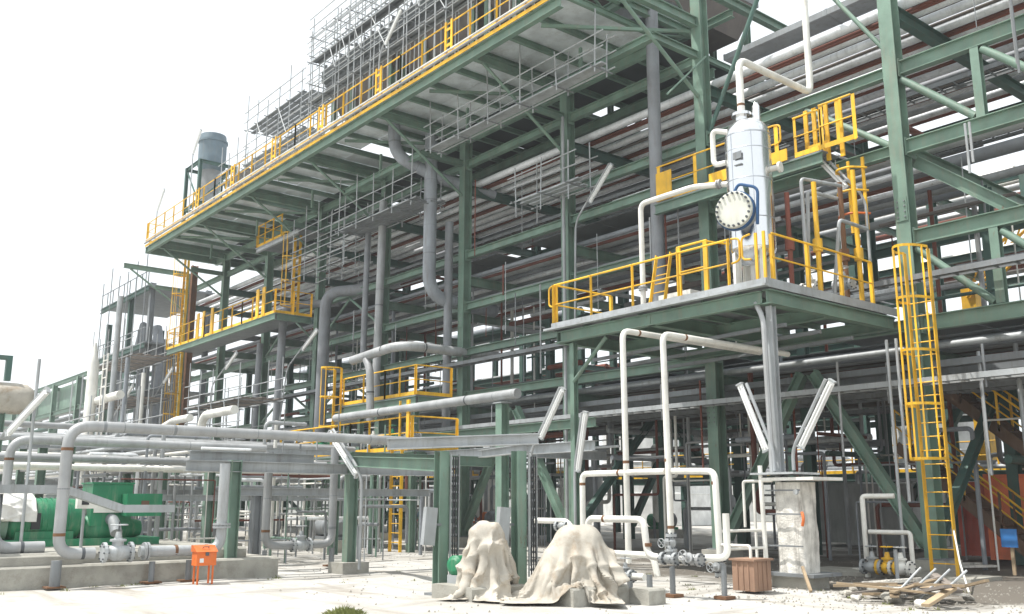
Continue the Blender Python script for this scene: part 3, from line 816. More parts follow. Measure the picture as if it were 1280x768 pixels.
# ---- the drum
dx_, dy_ = -12.9, 17.8
t = thing('drum', 'silver-clad vertical drum with a dished top on the platform', 'drum', (dx_, dy_, PZ))
DR = .53
ZB, ZT = 7.35, 10.15
obj('shell', G().lathe([(DR, ZB), (DR, ZT)], (dx_, dy_, 0), n=40), 'clad', t)
obj('top_head', G().lathe([(DR, ZT+.004), (DR*.97, ZT+.12), (DR*.84, ZT+.26), (DR*.6, ZT+.37), (DR*.3, ZT+.43), (.14, ZT+.44)], (dx_, dy_, 0), n=40), 'clad', t)
obj('bottom_head', G().lathe([(.1, ZB-.38), (DR*.5, ZB-.33), (DR*.8, ZB-.2), (DR*.96, ZB-.06), (DR, ZB-.004)], (dx_, dy_, 0), n=40), 'clad', t)
for z in (8.05, 9.0, 9.75, 10.13):
    obj('seam_band', G().lathe([(DR+.003, z-.012), (DR+.008, z), (DR+.003, z+.012)], (dx_, dy_, 0), n=40), 'clad_seam', t)
for a in (-150, -100, -45, 80):
    c, s_ = math.cos(R(a)), math.sin(R(a))
    obj('vertical_seam', G().bar((dx_+c*(DR+.003), dy_+s_*(DR+.003), ZB+.05), (dx_+c*(DR+.003), dy_+s_*(DR+.003), ZT), .016, .008, up=(c, s_, 0)), 'clad_seam', t)
for a in (-120, -30, 60, 150):
    c, s_ = math.cos(R(a)), math.sin(R(a))
    obj('leg', G().ibeam((dx_+c*.42, dy_+s_*.42, PZ), (dx_+c*.42, dy_+s_*.42, ZB+.2), .15, .15, .012, up=(c, s_, 0)), 'pipe_white', t)
obj('bottom_nozzle', G().tube([(dx_, dy_, ZB-.3), (dx_, dy_, PZ)], .09, 12), 'pipe_white', t)
obj('top_nozzle', G().lathe([(.15, ZT+.4), (.15, ZT+.55), (.24, ZT+.55), (.24, ZT+.62), (.12, ZT+.62), (.12, ZT+.68)], (dx_-.1, dy_-.05, 0), n=20), 'clad', t)
obj('top_nozzle', G().lathe([(.11, ZT+.36), (.10, ZT+.75), (.05, ZT+.85)], (dx_+.2, dy_+.12, 0), n=16), 'clad', t)
obj('manway_neck', G().tube([(dx_, dy_, 8.06), (dx_+.25, dy_-.9, 8.06)], .30, 24), 'galv', t)
mw = Vector((.25, -.9, 0)).normalized()
mfl = obj('manway_flange', G().lathe([(.46, .93), (.46, 1.03)], (dx_, dy_, 8.06), tuple(mw), 32, False), 'blue', t)
obj('manway_cover', G().lathe([(.43, 1.035), (.43, 1.12), (.41, 1.13)], (dx_, dy_, 8.06), tuple(mw), 32, False), 'flange_plate', t)
g = G(); u_ = Vector((0,0,1)); w_ = mw.cross(u_)
for k in range(20):
    p = Vector((dx_, dy_, 8.06)) + (u_*math.cos(k*math.pi/10) + w_*math.sin(k*math.pi/10))*.385
    g.lathe([(.028, 1.12), (.028, 1.18)], p, tuple(mw), 6, False)
obj('manway_bolts', g, 'bolt', mfl)['kind'] = 'stuff'
q = Vector((dx_, dy_, 8.06)) + mw
obj('davit', G().tube([q + w_*-.5 + Vector((0,0,-.4)), q + w_*-.55 + Vector((0,0,.45)), q + w_*-.1 + Vector((0,0,.62)), q + Vector((0,0,.45))], .035, 8, .15), 'blue', t)
obj('side_nozzle', G().tube([(dx_+.3, dy_+.1, 9.25), (dx_+.72, dy_+.2, 9.25)], .07, 12).lathe([(.13,-.03),(.13,.03)], (dx_+.72, dy_+.2, 9.25), (.48,.1,0), 14, False), 'pipe_white', t)
obj('side_nozzle', G().tube([(dx_+.2, dy_-.4, 8.65), (dx_+.42, dy_-.75, 8.65)], .06, 10), 'green_dark', t)
obj('nameplate', G().box((dx_-.02, dy_-DR-.05, 9.45), (dx_+.22, dy_-DR-.03, 9.62)).box((dx_+.0, dy_-DR-.04, 9.3), (dx_+.2, dy_-DR+.06, 9.32)), 'galv_dark', t)
pipe('drum_pipe', 'tall white overhead pipe rising from the drum top, crossing and going up', [(dx_-.1, dy_-.05, ZT+.66), (dx_-.1, dy_-.05, 12.2), (dx_-.1, 20.8, 12.2), (dx_-.1, 20.8, 19)], .09, 'pipe_white', .28, bands=(((dx_-.1, dy_-.05, 11.0), (0,0,1), 'rust'),))
pipe('drum_pipe', 'white inlet pipe from the drum side that drops to the platform on the left', [(dx_-.4, 17.6, 9.05), (-14.2, 17.3, 9.15), (-15.95, 17.3, 9.15), (-15.95, 17.3, PZ)], .07, 'pipe_white', .2, flanges=(((-13.55, 17.47, 9.08), (1,.2,0)), ((-15.95, 17.3, 6.9), (0,0,1))))
pipe('drum_pipe', 'white looped bypass pipe at the upper left of the drum', [(dx_-.3, dy_-.3, 10.3), (dx_-.72, dy_-.4, 10.45), (dx_-.72, dy_-.4, 9.55), (dx_-.4, dy_-.35, 9.55)], .065, 'pipe_white', .16)
o = tag(obj('equipment_box', G().box((-15.5, 18.6, PZ), (-16.6, 19.0, 7.0)), 'pipe_white', loc=(-16, 18.8, PZ)), 'white box standing on the drum platform behind the handrail', 'cabinet')
for i, (x, y, h) in enumerate(((-12.1, 18.7, 3.0), (-12.35, 19.1, 2.8), (-11.9, 19.4, 2.0))):
    pipe('riser_pipe', f"slim galvanised riser pipe right of the drum, {ORD[i]} from it", [(x, y, PZ), (x+.15*i, y, PZ+h), (x+.3, y+1.2, PZ+h)], .045, 'galv', .12)
for i, (x, y, mt) in enumerate(((-12.25, 18.3, 'primer'), (-11.9, 18.9, 'yellow'), (-12.0, 20.2, 'rust'), (-11.75, 20.4, 'yellow'))):
    o = obj('standpipe', G().tube([(x, y, PZ-.2), (x, y, PZ+2.6+.3*i)], .06, 10).lathe([(.11, PZ+1.2), (.11, PZ+1.5)], (x, y, 0), n=12), mt, loc=(x, y, PZ))
    tag(o, {'primer': 'red-brown standpipe close behind the drum', 'rust': 'rusty standpipe at the rear right of the drum platform'}.get(mt, 'yellow standpipe on the drum platform, ' + ('nearer to the drum' if i == 1 else 'farther from the drum')), 'pipe')
for i, (x, y) in enumerate(((-13.6, 19.2), (-14.4, 19.6), (-12.6, 19.6), (-11.9, 19.9))):
    valve(f"small grey valve on the drum platform behind the handrail, {ORD[i]} of four", (x, y, PZ+.55), (1,0,0), .09, mat=['galv','blue','pipe_white','galv'][i], group='valves on the drum platform')
lamp('white light fitting leaning on a bent pole at the right of the drum', (-11.75, 20.9, PZ), (-11.75, 20.9, 9.0), (-12.95, 20.9, 10.6))
# ---- upper walkway on the rack behind the drum
t = thing('upper_walkway', 'yellow-railed walkway on the rack just behind the drum', 'walkway', (-15, 21, 10.4))
obj('floor', G().box((-18.3, 20.5, 10.38), (-12.6, 21.28, 10.42)), 'galv_dark', t)
obj('edge_beam', G().ibeam((-18.3, 20.5, 10.2), (-12.6, 20.5, 10.2), .3, .16, .02), 'green', t)
rail(t, [(-18.2, 20.5, 10.42), (-14.0, 20.5, 10.42)], 1.1, 1.4, wide=.12)
obj('kick_plate', G().box((-16.2, 20.44, 10.42), (-13.6, 20.47, 10.74)), 'yellow', t)
obj('kick_plate', G().box((-18.2, 20.44, 10.42), (-17.6, 20.47, 11.3)), 'yellow', t)
rail(t, [(-12.62, 20.5, 10.42), (-11.7, 20.5, 10.42)], 1.2, .5, wide=.1)
rail(t, [(-13.4, 20.5, 10.42), (-12.65, 20.5, 10.42)], 1.1, .8)
obj('rail_loop', G().tube([(-14.0, 20.5, 10.97), (-13.8, 20.5, 11.0), (-13.8, 20.5, 11.48), (-14.0, 20.5, 11.52)], .025, 8, .1), 'yellow', t)
for x in (-13.2, -12.95, -12.6, -12.2):
    obj('post', G().bar((x, 20.8, 10.2), (x, 20.8, 11.75), .11, .05), 'yellow', t)
obj('kick_plate', G().box((-12.55, 20.77, 10.45), (-13.2, 20.8, 10.75)), 'yellow', t)
# hanging access frame below the walkway
t = thing('access_cage', 'orange-yellow access cage hanging below the walkway right of the drum', 'cage', (-12.1, 21, 8.2))
for x in (-12.5, -12.2, -11.8):
    obj('post', G().bar((x, 21.0, 8.2), (x, 21.0, 10.1), .07, .05), 'yellow', t)
for z in (8.6, 9.2, 9.8):
    obj('ring', G().tube([(-12.55, 21, z), (-12.3, 20.6, z), (-11.95, 20.6, z), (-11.7, 21, z)], .03, 8, .15), 'orange' if z < 9 else 'yellow', t)

# ------------------------------------------------------------------ white manifold in front of the platform
MY = 14.6
gw = 'white manifold pipes below the platform'
pipe('manifold_pipe', 'tall white pipe coming down from under the platform, left of the pair', [(-14.1, 19.5, 5.25), (-14.1, MY, 5.25), (-14.08, MY, .35)], .066, 'pipe_white', .2, bands=(((-14.09, MY, 2.42), (0,0,1), 'rust'), ((-14.1, MY+.5, 5.25), (0,1,0), 'rust')))
pipe('manifold_pipe', 'tall white pipe coming down from under the platform, right of the pair', [(-12.95, 19.0, 5.02), (-12.95, MY, 5.02), (-12.9, MY, .95)], .066, 'pipe_white', .2, bands=(((-12.93, MY, 2.42), (0,0,1), 'rust'), ((-12.95, MY+.7, 5.02), (0,1,0), 'rust'), ((-12.9, MY, 1.1), (0,0,1), 'rust')))
pipe('manifold_pipe', 'white header pipe joining the two tall pipes with a leg down at its left end', [(-15.44, MY, .4), (-15.44, MY, 2.2), (-13.0, MY, 2.2)], .064, 'pipe_white', .16, bands=(((-14.3, MY, 2.2), (1,0,0), 'rust'), ((-15.44, MY, 1.98), (0,0,1), 'rust')))
pipe('manifold_pipe', 'white pipe arching from the tall pair to a long leg on the right', [(-12.8, MY, 2.2), (-11.75, MY, 2.17), (-11.7, MY, .55)], .064, 'pipe_white', .16, bands=(((-11.76, MY, 1.95), (0,0,1), 'rust'),))
pipe('manifold_pipe', 'white low arch pipe beside the covered pumps', [(-13.5, 12.9, .55), (-13.5, 12.9, 1.28), (-12.05, 12.9, 1.28), (-11.97, 12.9, .65), (-11.6, 12.9, .62)], .064, 'pipe_white', .16, bands=(((-13.05, 12.9, 1.28), (1,0,0), 'rust'), ((-11.95, 12.9, .84), (0,0,1), 'rust')))
pipe('manifold_pipe', 'white low horizontal pipe running right from the valve cluster', [(-11.5, 12.9, .62), (-10.5, 13.3, .66), (-10.5, 13.3, 1.4)], .06, 'pipe_white', .15)
pipe('manifold_pipe', 'white stub pipe low behind the right covered pump', [(-13.6, 13.4, .62), (-12.3, 13.4, .62), (-12.2, 13.4, .25)], .06, 'pipe_white', .15)
pipe('manifold_pipe', 'lowest white pipe beside the right pump plinth', [(-12.6, 12.3, .33), (-11.5, 12.3, .33)], .06, 'pipe_white', .1)
pipe('manifold_pipe', 'short white pipe and cap left of the right covered pump', [(-15.9, 13.6, 1.2), (-14.8, 13.6, 1.2), (-14.6, 13.6, .8)], .06, 'pipe_white', .2)
for i, (x, y, z, ax, st) in enumerate(((-12.9, MY, .8, (0,0,1), (0,-1,0)), (-11.45, 12.9, .62, (1,0,0), (0,0,1)), (-11.0, 13.0, .62, (1,0,0), (0,-1,.3)), (-11.7, MY, .4, (0,0,1), (0,-1,0)), (-15.0, 13.6, 1.1, (1,0,0), (0,0,-1)), (-11.95, 12.3, .33, (1,0,0), (0,0,1)))):
    valve('grey flanged valve ' + ['at the foot of the right tall white pipe', 'at the right end of the low white arch pipe', 'standing right of the low white arch pipe', 'at the foot of the long white leg', 'on the short white pipe left of the pump', 'low on the pipe beside the pump plinth'][i], (x, y, z), ax, .062, st, 'galv' if i != 2 else 'pipe_grey')
for i, (x, y, h) in enumerate(((-11.4, 12.9, .5), (-11.75, 12.2, .25), (-13.5, 12.9, .5), (-10.6, 13.3, .55), (-11.2, 12.1, .4))):
    t = thing('pipe_support', f"short rusty pipe support standing on a foot plate, {ORD[i]} of the cluster by the pumps", 'pipe support', (x, y, 0), 'pipe supports by the pumps')
    obj('stand', G().tube([(x, y, 0), (x, y, h)], .05, 10), 'galv_dark', t)
    obj('foot_plate', G().box((x-.13, y-.13, -.02), (x+.13, y+.13, .03)), 'rust', t)
# thin sample lines right of the manifold
for i, pts in enumerate((
    [(-11.7, MY, 1.05), (-11.6, 15.75, 1.05)],
    [(-11.65, MY, .8), (-11.0, MY, .8), (-11.0, MY, .2)],
    [(-11.6, MY+.1, .72), (-11.55, 15.8, .72)],
    [(-12.0, 15.8, 1.1), (-12.0, 15.8, 2.0), (-11.3, 15.8, 2.0)],
    [(-11.75, 15.8, .5), (-11.75, 15.8, 1.95)],
    )):
    pipe('sample_line', 'thin white sampling line ' + ['running from the long white leg to the wrapped column', 'hooking down from the long white leg', 'low between the white leg and the wrapped column', 'bent round the left of the wrapped column', 'straight up at the left of the wrapped column'][i], pts, .028, 'pipe_white', .06, cat='pipe', n=8)

# ------------------------------------------------------------------ wrapped (plastered) column in front of the platform
t = thing('wrapped_column', 'dirty white plastered column block under the platform corner with a flat cap', 'column', (-11.15, 16.3, 0))
cx, cy = -11.1, 16.25
n_ = 9
def wrap(i, j):
    a = 2*math.pi*i/36; z = .25 + 1.72*j/(n_)
    c, s_ = math.cos(a), math.sin(a)
    k = 1.0 / max(abs(c), abs(s_))**.75
    rx, ry = .32, .30
    w = 1 + .03*math.sin(7*a + j) + .02*math.sin(13*a - 2*j)
    return (cx + c*k*rx*w, cy + s_*k*ry*w, z)
g = G().grid(wrap, 37, n_+1, True)
obj('plaster_wrap', g, 'cement_dirty', t)
obj('cap_board', G().box((-11.55, 15.75, 2.0), (-10.35, 16.75, 2.06)), 'pipe_white', t)
obj('cap_board', G().box((-11.75, 15.7, 2.12), (-10.75, 16.6, 2.16)), 'galv', t)
obj('ledge', G().box((-11.6, 15.8, .2), (-10.5, 16.75, .26)), 'galv_dark', t)
obj('pedestal', G().box((-11.5, 15.9, -.1), (-10.7, 16.6, .2)), 'concrete', t)
obj('corner_tube', G().tube([(-11.52, 15.78, 0), (-11.56, 15.78, 2.3)], .045, 8), 'pipe_white', t)
for z_ in (.75, 1.35, 1.8):
    obj('strap', G().box((-11.5, 15.83, z_), (-10.72, 15.85, z_+.03)), 'galv_dark', t)
obj('gauge', G().lathe([(.05, 0), (.05, .05)], (-10.8, 15.86, 1.78), (0,-1,0), 16, False), 'galv', t)
obj('prop', G().bar((-11.5, 15.72, .5), (-11.15, 15.35, 0), .05, .05), 'pipe_white', t)
obj('prop', G().bar((-10.7, 15.75, .4), (-10.35, 15.45, 0), .05, .05), 'wood', t)
obj('hose', G().tube([(-10.72, 15.87, 1.4), (-10.66, 15.83, 1.28), (-10.72, 15.86, 1.15)], .03, 8, .1), 'orange', t)
o = obj('conduit', G().tube([(-11.75, 16.2, 5.7), (-11.55, 16.15, 5.3), (-11.5, 16.1, 2.1)], .055, 8, .2), 'pipe_grey', loc=(-11.5, 16.1, 2)); tag(o, 'pale conduit running down the platform corner leg', 'conduit')
# rusty drum-shaped bin
t = thing('rusty_bin', 'rusty brown square bin standing beside the wrapped column', 'bin', (-10.95, 14.6, 0))
obj('bin_body', G().box((-11.2, 14.3, .03), (-10.72, 14.8, .55)), 'bin_brown', t)
obj('bin_lid', G().box((-11.24, 14.26, .554), (-10.68, 14.84, .59)), 'bin_brown', t)
for y in (14.42, 14.55, 14.68):
    obj('side_rib', G().box((-10.72, y-.012, .05), (-10.705, y+.012, .54)), 'bin_brown', t)
for x in (-11.08, -10.96, -10.84):
    obj('side_rib', G().box((x-.012, 14.285, .05), (x+.012, 14.3, .54)), 'bin_brown', t)
# ---- the pair of light fittings in a V at the platform corner leg and the other lower ones
lamp('light fitting leaning left in the V-shaped pair at the platform corner leg', (-11.45, 16.1, 2.2), (-11.45, 16.1, 2.6), (-11.95, 16.0, 4.0))
lamp('white light fitting leaning right in the V-shaped pair at the platform corner leg', (-11.0, 16.1, 2.2), (-11.0, 16.1, 2.6), (-10.1, 16.0, 3.9))
lamp('white light fitting leaning right beside the left platform leg', (-18.9, 16.0, 0), (-18.9, 16.0, 2.8), (-17.7, 16.0, 4.45))
lamp('short white light fitting almost upright at the left platform leg', (-17.3, 16.1, 0.3), (-17.3, 16.1, 2.4), (-16.9, 16.0, 3.75))
lamp('tall light fitting on a bent pole against the front column', (-22.5, 21.0, 5.7), (-22.35, 21.0, 10.9), (-20.7, 21.0, 12.5))
lamp('light fitting on a bent pole above the left end of the low yellow platform', (-40.4, 19.0, 4.0), (-39.6, 19.0, 7.6), (-36.9, 19.0, 9.05))
lamp('light fitting on a bent pole under the left yellow walkway', (-48.8, 19.0, 4.5), (-48.5, 19.0, 7.6), (-45.5, 19.0, 9.1))
lamp('light fitting on a bent pole beside the yellow caged ladder at the far left', (-58.0, 19.0, 4.0), (-57.9, 19.0, 7.5), (-54.7, 19.0, 9.3))
lamp('light fitting on a bent pole behind the big left pipe', (-55.0, 16.0, 2.0), (-55.0, 16.0, 6.2), (-52.0, 16.0, 7.8))
lamp('large white light fitting on a bent pole at the left edge of the picture', (-24.6, 4.1, 0), (-24.3, 4.1, 2.3), (-22.3, 5.05, 4.05))
lamp('white light fitting leaning down from the low pipe frame in the middle', (-19.2, 11.2, .1), (-19.2, 11.2, 2.2), (-20.3, 11.0, 3.3))
# ------------------------------------------------------------------ tall pipes in front of the left bays
pipe('tall_pipe', 'thick grey vertical pipe below the deck that turns into the rack at its foot', [(-29.95, 20.2, 16.2), (-29.95, 20.2, 9.45), (-29.95, 23.5, 9.3)], .26, 'pipe_dull', .95, bands=(((-29.95, 20.2, 13.4), (0,0,1), 'galv_dark'), ((-29.95, 20.2, 11.2), (0,0,1), 'galv_dark')), n=22)
pipe('tall_pipe', 'thick grey pipe coming out of the deck and bending toward the rack', [(-30.75, 18.9, 16.5), (-30.6, 18.9, 15.2), (-29.9, 20.6, 14.4), (-29.4, 23, 14.1)], .25, 'pipe_dull', .6, bands=(((-30.66, 18.9, 15.75), (.1,0,-1), 'galv_dark'),), n=20)
pipe('tall_pipe', 'pale grey vertical pipe running down to the small yellow platform', [(-33.9, 20.4, 14.4), (-34.1, 20.4, 5.6), (-33.6, 20.4, 5.0)], .17, 'pipe_grey', .3, bands=(((-34.0, 20.4, 9.8), (0,0,1), 'galv_dark'),))
pipe('tall_pipe', 'slim slate grey vertical pipe left of the pale grey one', [(-35.3, 20.5, 13.4), (-35.4, 20.5, 7.6)], .13, 'purple_grey', .2)
pipe('tall_pipe', 'slate grey pipe with a round top elbow beside the left column', [(-36.5, 22.3, 11.3), (-39.2, 20.6, 11.3), (-39.35, 20.6, 3.5)], .26, 'purple_grey', .8, n=18)
pipe('tall_pipe', 'slate grey pipe with a top elbow under the left yellow walkway', [(-40.4, 22, 11.2), (-43.0, 20.3, 11.2), (-43.3, 20.3, 3.6)], .2, 'purple_grey', .7)
pipe('tall_pipe', 'thin slate vertical pipe at the left of the elbow pipes', [(-45.4, 20.2, 9.6), (-45.6, 20.2, 3.2)], .16, 'purple_grey', .3)
pipe('tall_pipe', 'slate square-looking riser passing behind the drum platform', [(-18.6, 20.95, 18.5), (-18.65, 20.95, 8.6), (-18.65, 20.95, 6.2)], .2, 'purple_grey', .3)
pipe('tall_pipe', 'slim grey riser pipe beside the middle front column', [(-23.0, 21.05, 14.9), (-23.0, 21.05, .2)], .055, 'galv', .1)
pipe('tall_pipe', 'slim slate riser in front of the third front column', [(-29.75, 21.0, 12.6), (-29.8, 21.0, 2.0)], .17, 'purple_grey', .1)
pipe('loop_pipe', 'pale thick pipe loop in front of the rack that turns inward at its right', [(-32.75, 18.5, 7.1), (-29.3, 18.5, 7.3), (-29.3, 23.2, 7.3)], .18, 'pipe_grey', .9, bands=(((-30.4, 18.5, 7.25), (1,0,.05), 'bolt'), ((-29.3, 19.6, 7.3), (0,1,0), 'bolt')), n=18)
pipe('loop_pipe', 'pale vertical leg under the pipe loop, passing the small yellow platform', [(-31.6, 18.45, 7.0), (-31.3, 18.45, 6.6), (-31.15, 18.45, 4.6)], .15, 'pipe_grey', .3, bands=(((-31.22, 18.45, 5.7), (0,0,1), 'bolt'),))
pipe('header_pipe', 'long pale horizontal pipe ending in a cap left of the drum platform', [(-31.2, 17.0, 4.62), (-20.6, 17.0, 4.62)], .145, 'pipe_grey', .3, bands=(((-23, 17, 4.62), (1,0,0), 'bolt'), ((-28, 17, 4.62), (1,0,0), 'bolt'), ((-20.75, 17, 4.62), (1,0,0), 'galv')), n=18)
t = thing('pipe_stand', 'green post stand under the capped pale pipe', 'pipe support', (-21.3, 17, 0))
obj('post', G().ibeam((-21.3, 17, 0), (-21.3, 17, 4.38), .28, .28, .02, up=(0,1,0)), 'green', t)
obj('head_plate', G().box((-21.5, 16.8, 4.385), (-21.1, 17.2, 4.41)), 'galv', t)
obj('cross_beam', G().ibeam((-21.3, 17.2, 3.0), (-21.3, 21.2, 3.0), .26, .2, .02), 'galv', t)
# long low beams between the stand and the rack
for i, (a, b) in enumerate((((-18, 17.5, 3.05), (-35, 17.5, 3.05)), ((-20, 19.5, 3.9), (-40, 19.5, 3.9)))):
    o = obj('tie_beam', G().ibeam(a, b, .28, .2, .02), 'green' if i else 'galv', loc=a); tag(o, ['grey tie beam low in front of the rack left of the platform', 'green tie beam just in front of the rack columns, left half'][i], 'beam')
# ---- small yellow platform around the loop leg
t = thing('valve_platform', 'small yellow-railed platform under the pale pipe loop', 'platform', (-31.5, 18.5, 5.4))
obj('floor', G().box((-28.9, 19, 5.4), (-34.2, 20.6, 5.45)), 'galv_dark', t)
obj('edge_beam', G().ibeam((-28.9, 19, 5.25), (-34.2, 19, 5.25), .28, .16, .02), 'green', t)
obj('edge_beam', G().ibeam((-28.9, 19.1, 5.25), (-28.9, 20.6, 5.25), .28, .16, .02), 'green', t)
rail(t, [(-28.9, 20.6, 5.45), (-28.9, 19, 5.45), (-31.0, 19, 5.45), (-34.2, 19, 5.45)], 1.1, 1.3)
for x in (-29.5, -33.5):
    obj('leg', G().ibeam((x, 19.4, 0), (x, 19.4, 5.1), .2, .2, .02, up=(0,1,0)), 'green', t)
ladder('platform_ladder', 'narrow yellow ladder at the left end of the small platform under the loop', (-34.6, 18.9, 3.4), (-34.6, 18.9, 5.9), .55, (1,0,0), cage=1.2, out=(0,-1,0), strw=.1)
# ---- low yellow platform
t = thing('low_platform', 'long low yellow-railed platform in the middle of the picture', 'platform', (-31, 17, 3.2))
obj('floor', G().box((-25.9, 17.0, 3.2), (-37, 18.8, 3.25)), 'galv_dark', t)
obj('edge_beam', G().ibeam((-25.9, 17.0, 3.05), (-37, 17.0, 3.05), .28, .16, .02), 'green', t)
obj('edge_beam', G().ibeam((-25.9, 17.1, 3.05), (-25.9, 18.8, 3.05), .28, .16, .02), 'green', t)
rail(t, [(-26.0, 18.8, 3.25), (-26.0, 17, 3.25), (-30, 17, 3.25), (-37, 17, 3.25)], 1.1, 1.5)
for x in (-26.3, -31, -36.4):
    for y in (17.2, 18.6):
        obj('leg', G().ibeam((x, y, 0), (x, y, 2.9), .22, .22, .02, up=(0,1,0)), 'green', t)
obj('gate', G().bar((-26.2, 16.95, 3.3), (-26.2, 16.95, 4.9), .16, .06).bar((-26.7, 16.95, 3.3), (-26.7, 16.95, 4.9), .06, .06), 'yellow', t)
ladder('platform_ladder', 'straight yellow ladder from the ground to the low platform', (-26.75, 16.9, 0), (-26.75, 16.9, 3.2), .62, (1,0,0), out=(0,-1,0), strw=.12, ext=.2)
for i in range(7):
    x = -27.2 - i*1.3
    valve(f"small valve on the low yellow platform, {ORD[i]} from its right end", (x, 17.8, 3.75), (0,1,0), .1, mat=['galv','machine_green','pipe_white','galv'][i % 4], group='valves on the low platform')
# ---- yellow walkway and small platform on the left bays
t = thing('left_walkway', 'long yellow-railed walkway hung on the left end of the rack', 'walkway', (-48, 19, 10.4))
obj('floor', G().box((-41.2, 19, 10.4), (-55.8, 20.9, 10.44)), 'galv_dark', t)
obj('edge_beam', G().ibeam((-41.2, 19, 10.25), (-55.8, 19, 10.25), .3, .16, .02), 'green', t)
obj('edge_beam', G().ibeam((-41.2, 19.1, 10.25), (-41.2, 20.9, 10.25), .3, .16, .02), 'green', t)
rail(t, [(-41.2, 20.9, 10.44), (-41.2, 19, 10.44), (-45, 19, 10.44), (-50, 19, 10.44), (-55.8, 19, 10.44)], 1.15, 1.2)
for x in (-42.5, -43.2, -49, -50.2, -51):
    obj('gate_post', G().bar((x, 18.97, 10.44), (x, 18.97, 11.9), .3, .05), 'yellow', t)
t = thing('hung_platform', 'small yellow-railed platform high on the left bay under the deck', 'platform', (-43.5, 20, 14.7))
obj('floor', G().box((-40.8, 19.8, 14.62), (-45.6, 21.2, 14.68)), 'galv_dark', t)
obj('edge_beam', G().ibeam((-40.8, 19.8, 14.5), (-45.6, 19.8, 14.5), .22, .14, .02), 'galv', t)
rail(t, [(-42.6, 19.8, 14.68), (-45.5, 19.8, 14.68), (-45.5, 21.2, 14.68)], 1.15, 1.1)
ladder('caged_ladder', 'tall yellow caged ladder at the left end of the rack, below the deck', (-56.6, 20.1, 4.5), (-56.6, 20.1, 15.4), .6, (1,0,0), cage=1.0, out=(0,-1,0), strw=.15)
o = obj('ladder_column', G().ibeam((-56.6, 20.6, 0), (-56.6, 20.6, 16), .35, .35, .03, up=(0,1,0)), 'rust', loc=(-56.6, 20.6, 0)); tag(o, 'rust-brown column carrying the caged ladder at the left end of the rack', 'column')
ladder('caged_ladder', 'short caged yellow ladder between the small platform and the left walkway', (-42.0, 20.4, 10.44), (-42.0, 20.4, 13.6), .6, (1,0,0), cage=.6, out=(0,-1,0), strw=.14)

# ------------------------------------------------------------------ foreground left: kerb, pipes, pump set
def kerb(name, label, x0, x1, y0, y1, z0, z1, c=.04):
    g = G().prof((0, y0, 0), (0, y1, 0), [(x0, z0), (x1, z0), (x1, z1-c), (x1-c, z1), (x0+c, z1), (x0, z1-c)])
    return tag(obj(name, g, 'concrete'), label, 'plinth')
kerb('concrete_kerb', 'long low concrete kerb along the left pump area', -27, -19.98, -6, 9.6, -.15, .40)
kerb('concrete_plinth', 'upper concrete plinth under the green pump set', -26.5, -20.35, -6, 9.0, .404, .62)
kerb('concrete_plinth', 'small white-edged concrete block on the kerb left of the big pipe', -20.34, -20.06, 3.4, 5.5, .404, .58, .02)
PXF = -19.75
pipe('big_pipe', 'big grey pipe rising from the kerb at left and running right above the frame', [(PXF, 12.7, 3.06), (PXF, 4.95, 3.06), (PXF, 4.95, .62), (PXF, 5.62, .62)], .108, 'pipe_grey', .42, bands=(((PXF, 5.6, 3.06), (0,1,0), 'galv_dark'), ((PXF, 4.95, 2.6), (0,0,1), 'rust'), ((PXF, 7.0, 3.06), (0,1,0), 'galv_dark'), ((PXF, 4.95, .98), (0,0,1), 'rust'), ((PXF, 5.4, .62), (0,1,0), 'bolt')), n=20)
valve('large grey gate valve on the low pipe in front of the green pump set', (PXF, 6.05, .62), (0,1,0), .11, (0,0,1), 'galv')
pipe('low_pipe', 'low silver pipe right of the large gate valve, running to the orange box', [(PXF, 6.48, .62), (PXF, 8.15, .60), (PXF, 8.15, 2.4)], .11, 'galv', .3, bands=(((PXF, 7.2, .62), (0,1,0), 'rust'), ((PXF, 7.85, .61), (0,1,0), 'primer')), flanges=(((PXF, 6.6, .62), (0,1,0)), ((PXF, 8.15, 1.1), (0,0,1))))
for i, (y, z) in enumerate(((4.95, .5), (6.75, .42), (7.5, .42))):
    t = thing('pipe_support', 'stub pipe support on the kerb ' + ['under the big grey pipe', 'right of the large gate valve', 'left of the orange box'][i], 'pipe support', (PXF, y, 0))
    obj('stand', G().tube([(PXF, y, 0), (PXF, y, z)], .1 if i == 0 else .06, 12), 'galv_dark', t)
    obj('foot_plate', G().box((PXF-.17, y-.17, 0), (PXF+.17, y+.17, .03)), 'rust', t)
pipe('low_pipe', 'white low pipe with an elbow at the left edge of the picture', [(-20.6, 3.2, 2.2), (-20.6, 3.9, 1.9), (-20.6, 4.0, .72), (-20.6, 4.9, .72)], .12, 'pipe_grey', .3, bands=(((-20.6, 4.5, .72), (0,1,0), 'bolt'),))
gb = 'parallel pipes over the left pump area'
pipe('yard_pipe', 'pale pipe with a rusty elbow behind the big grey pipe at far left', [(-24, 4.8, .5), (-24, 4.8, 3.0), (-24, 11, 3.0)], .1, 'pipe_grey', .4, bands=(((-24, 4.8, 2.55), (0,0,1), 'rust'), ((-24, 5.9, 3.0), (0,1,0), 'galv_dark')), group=gb)
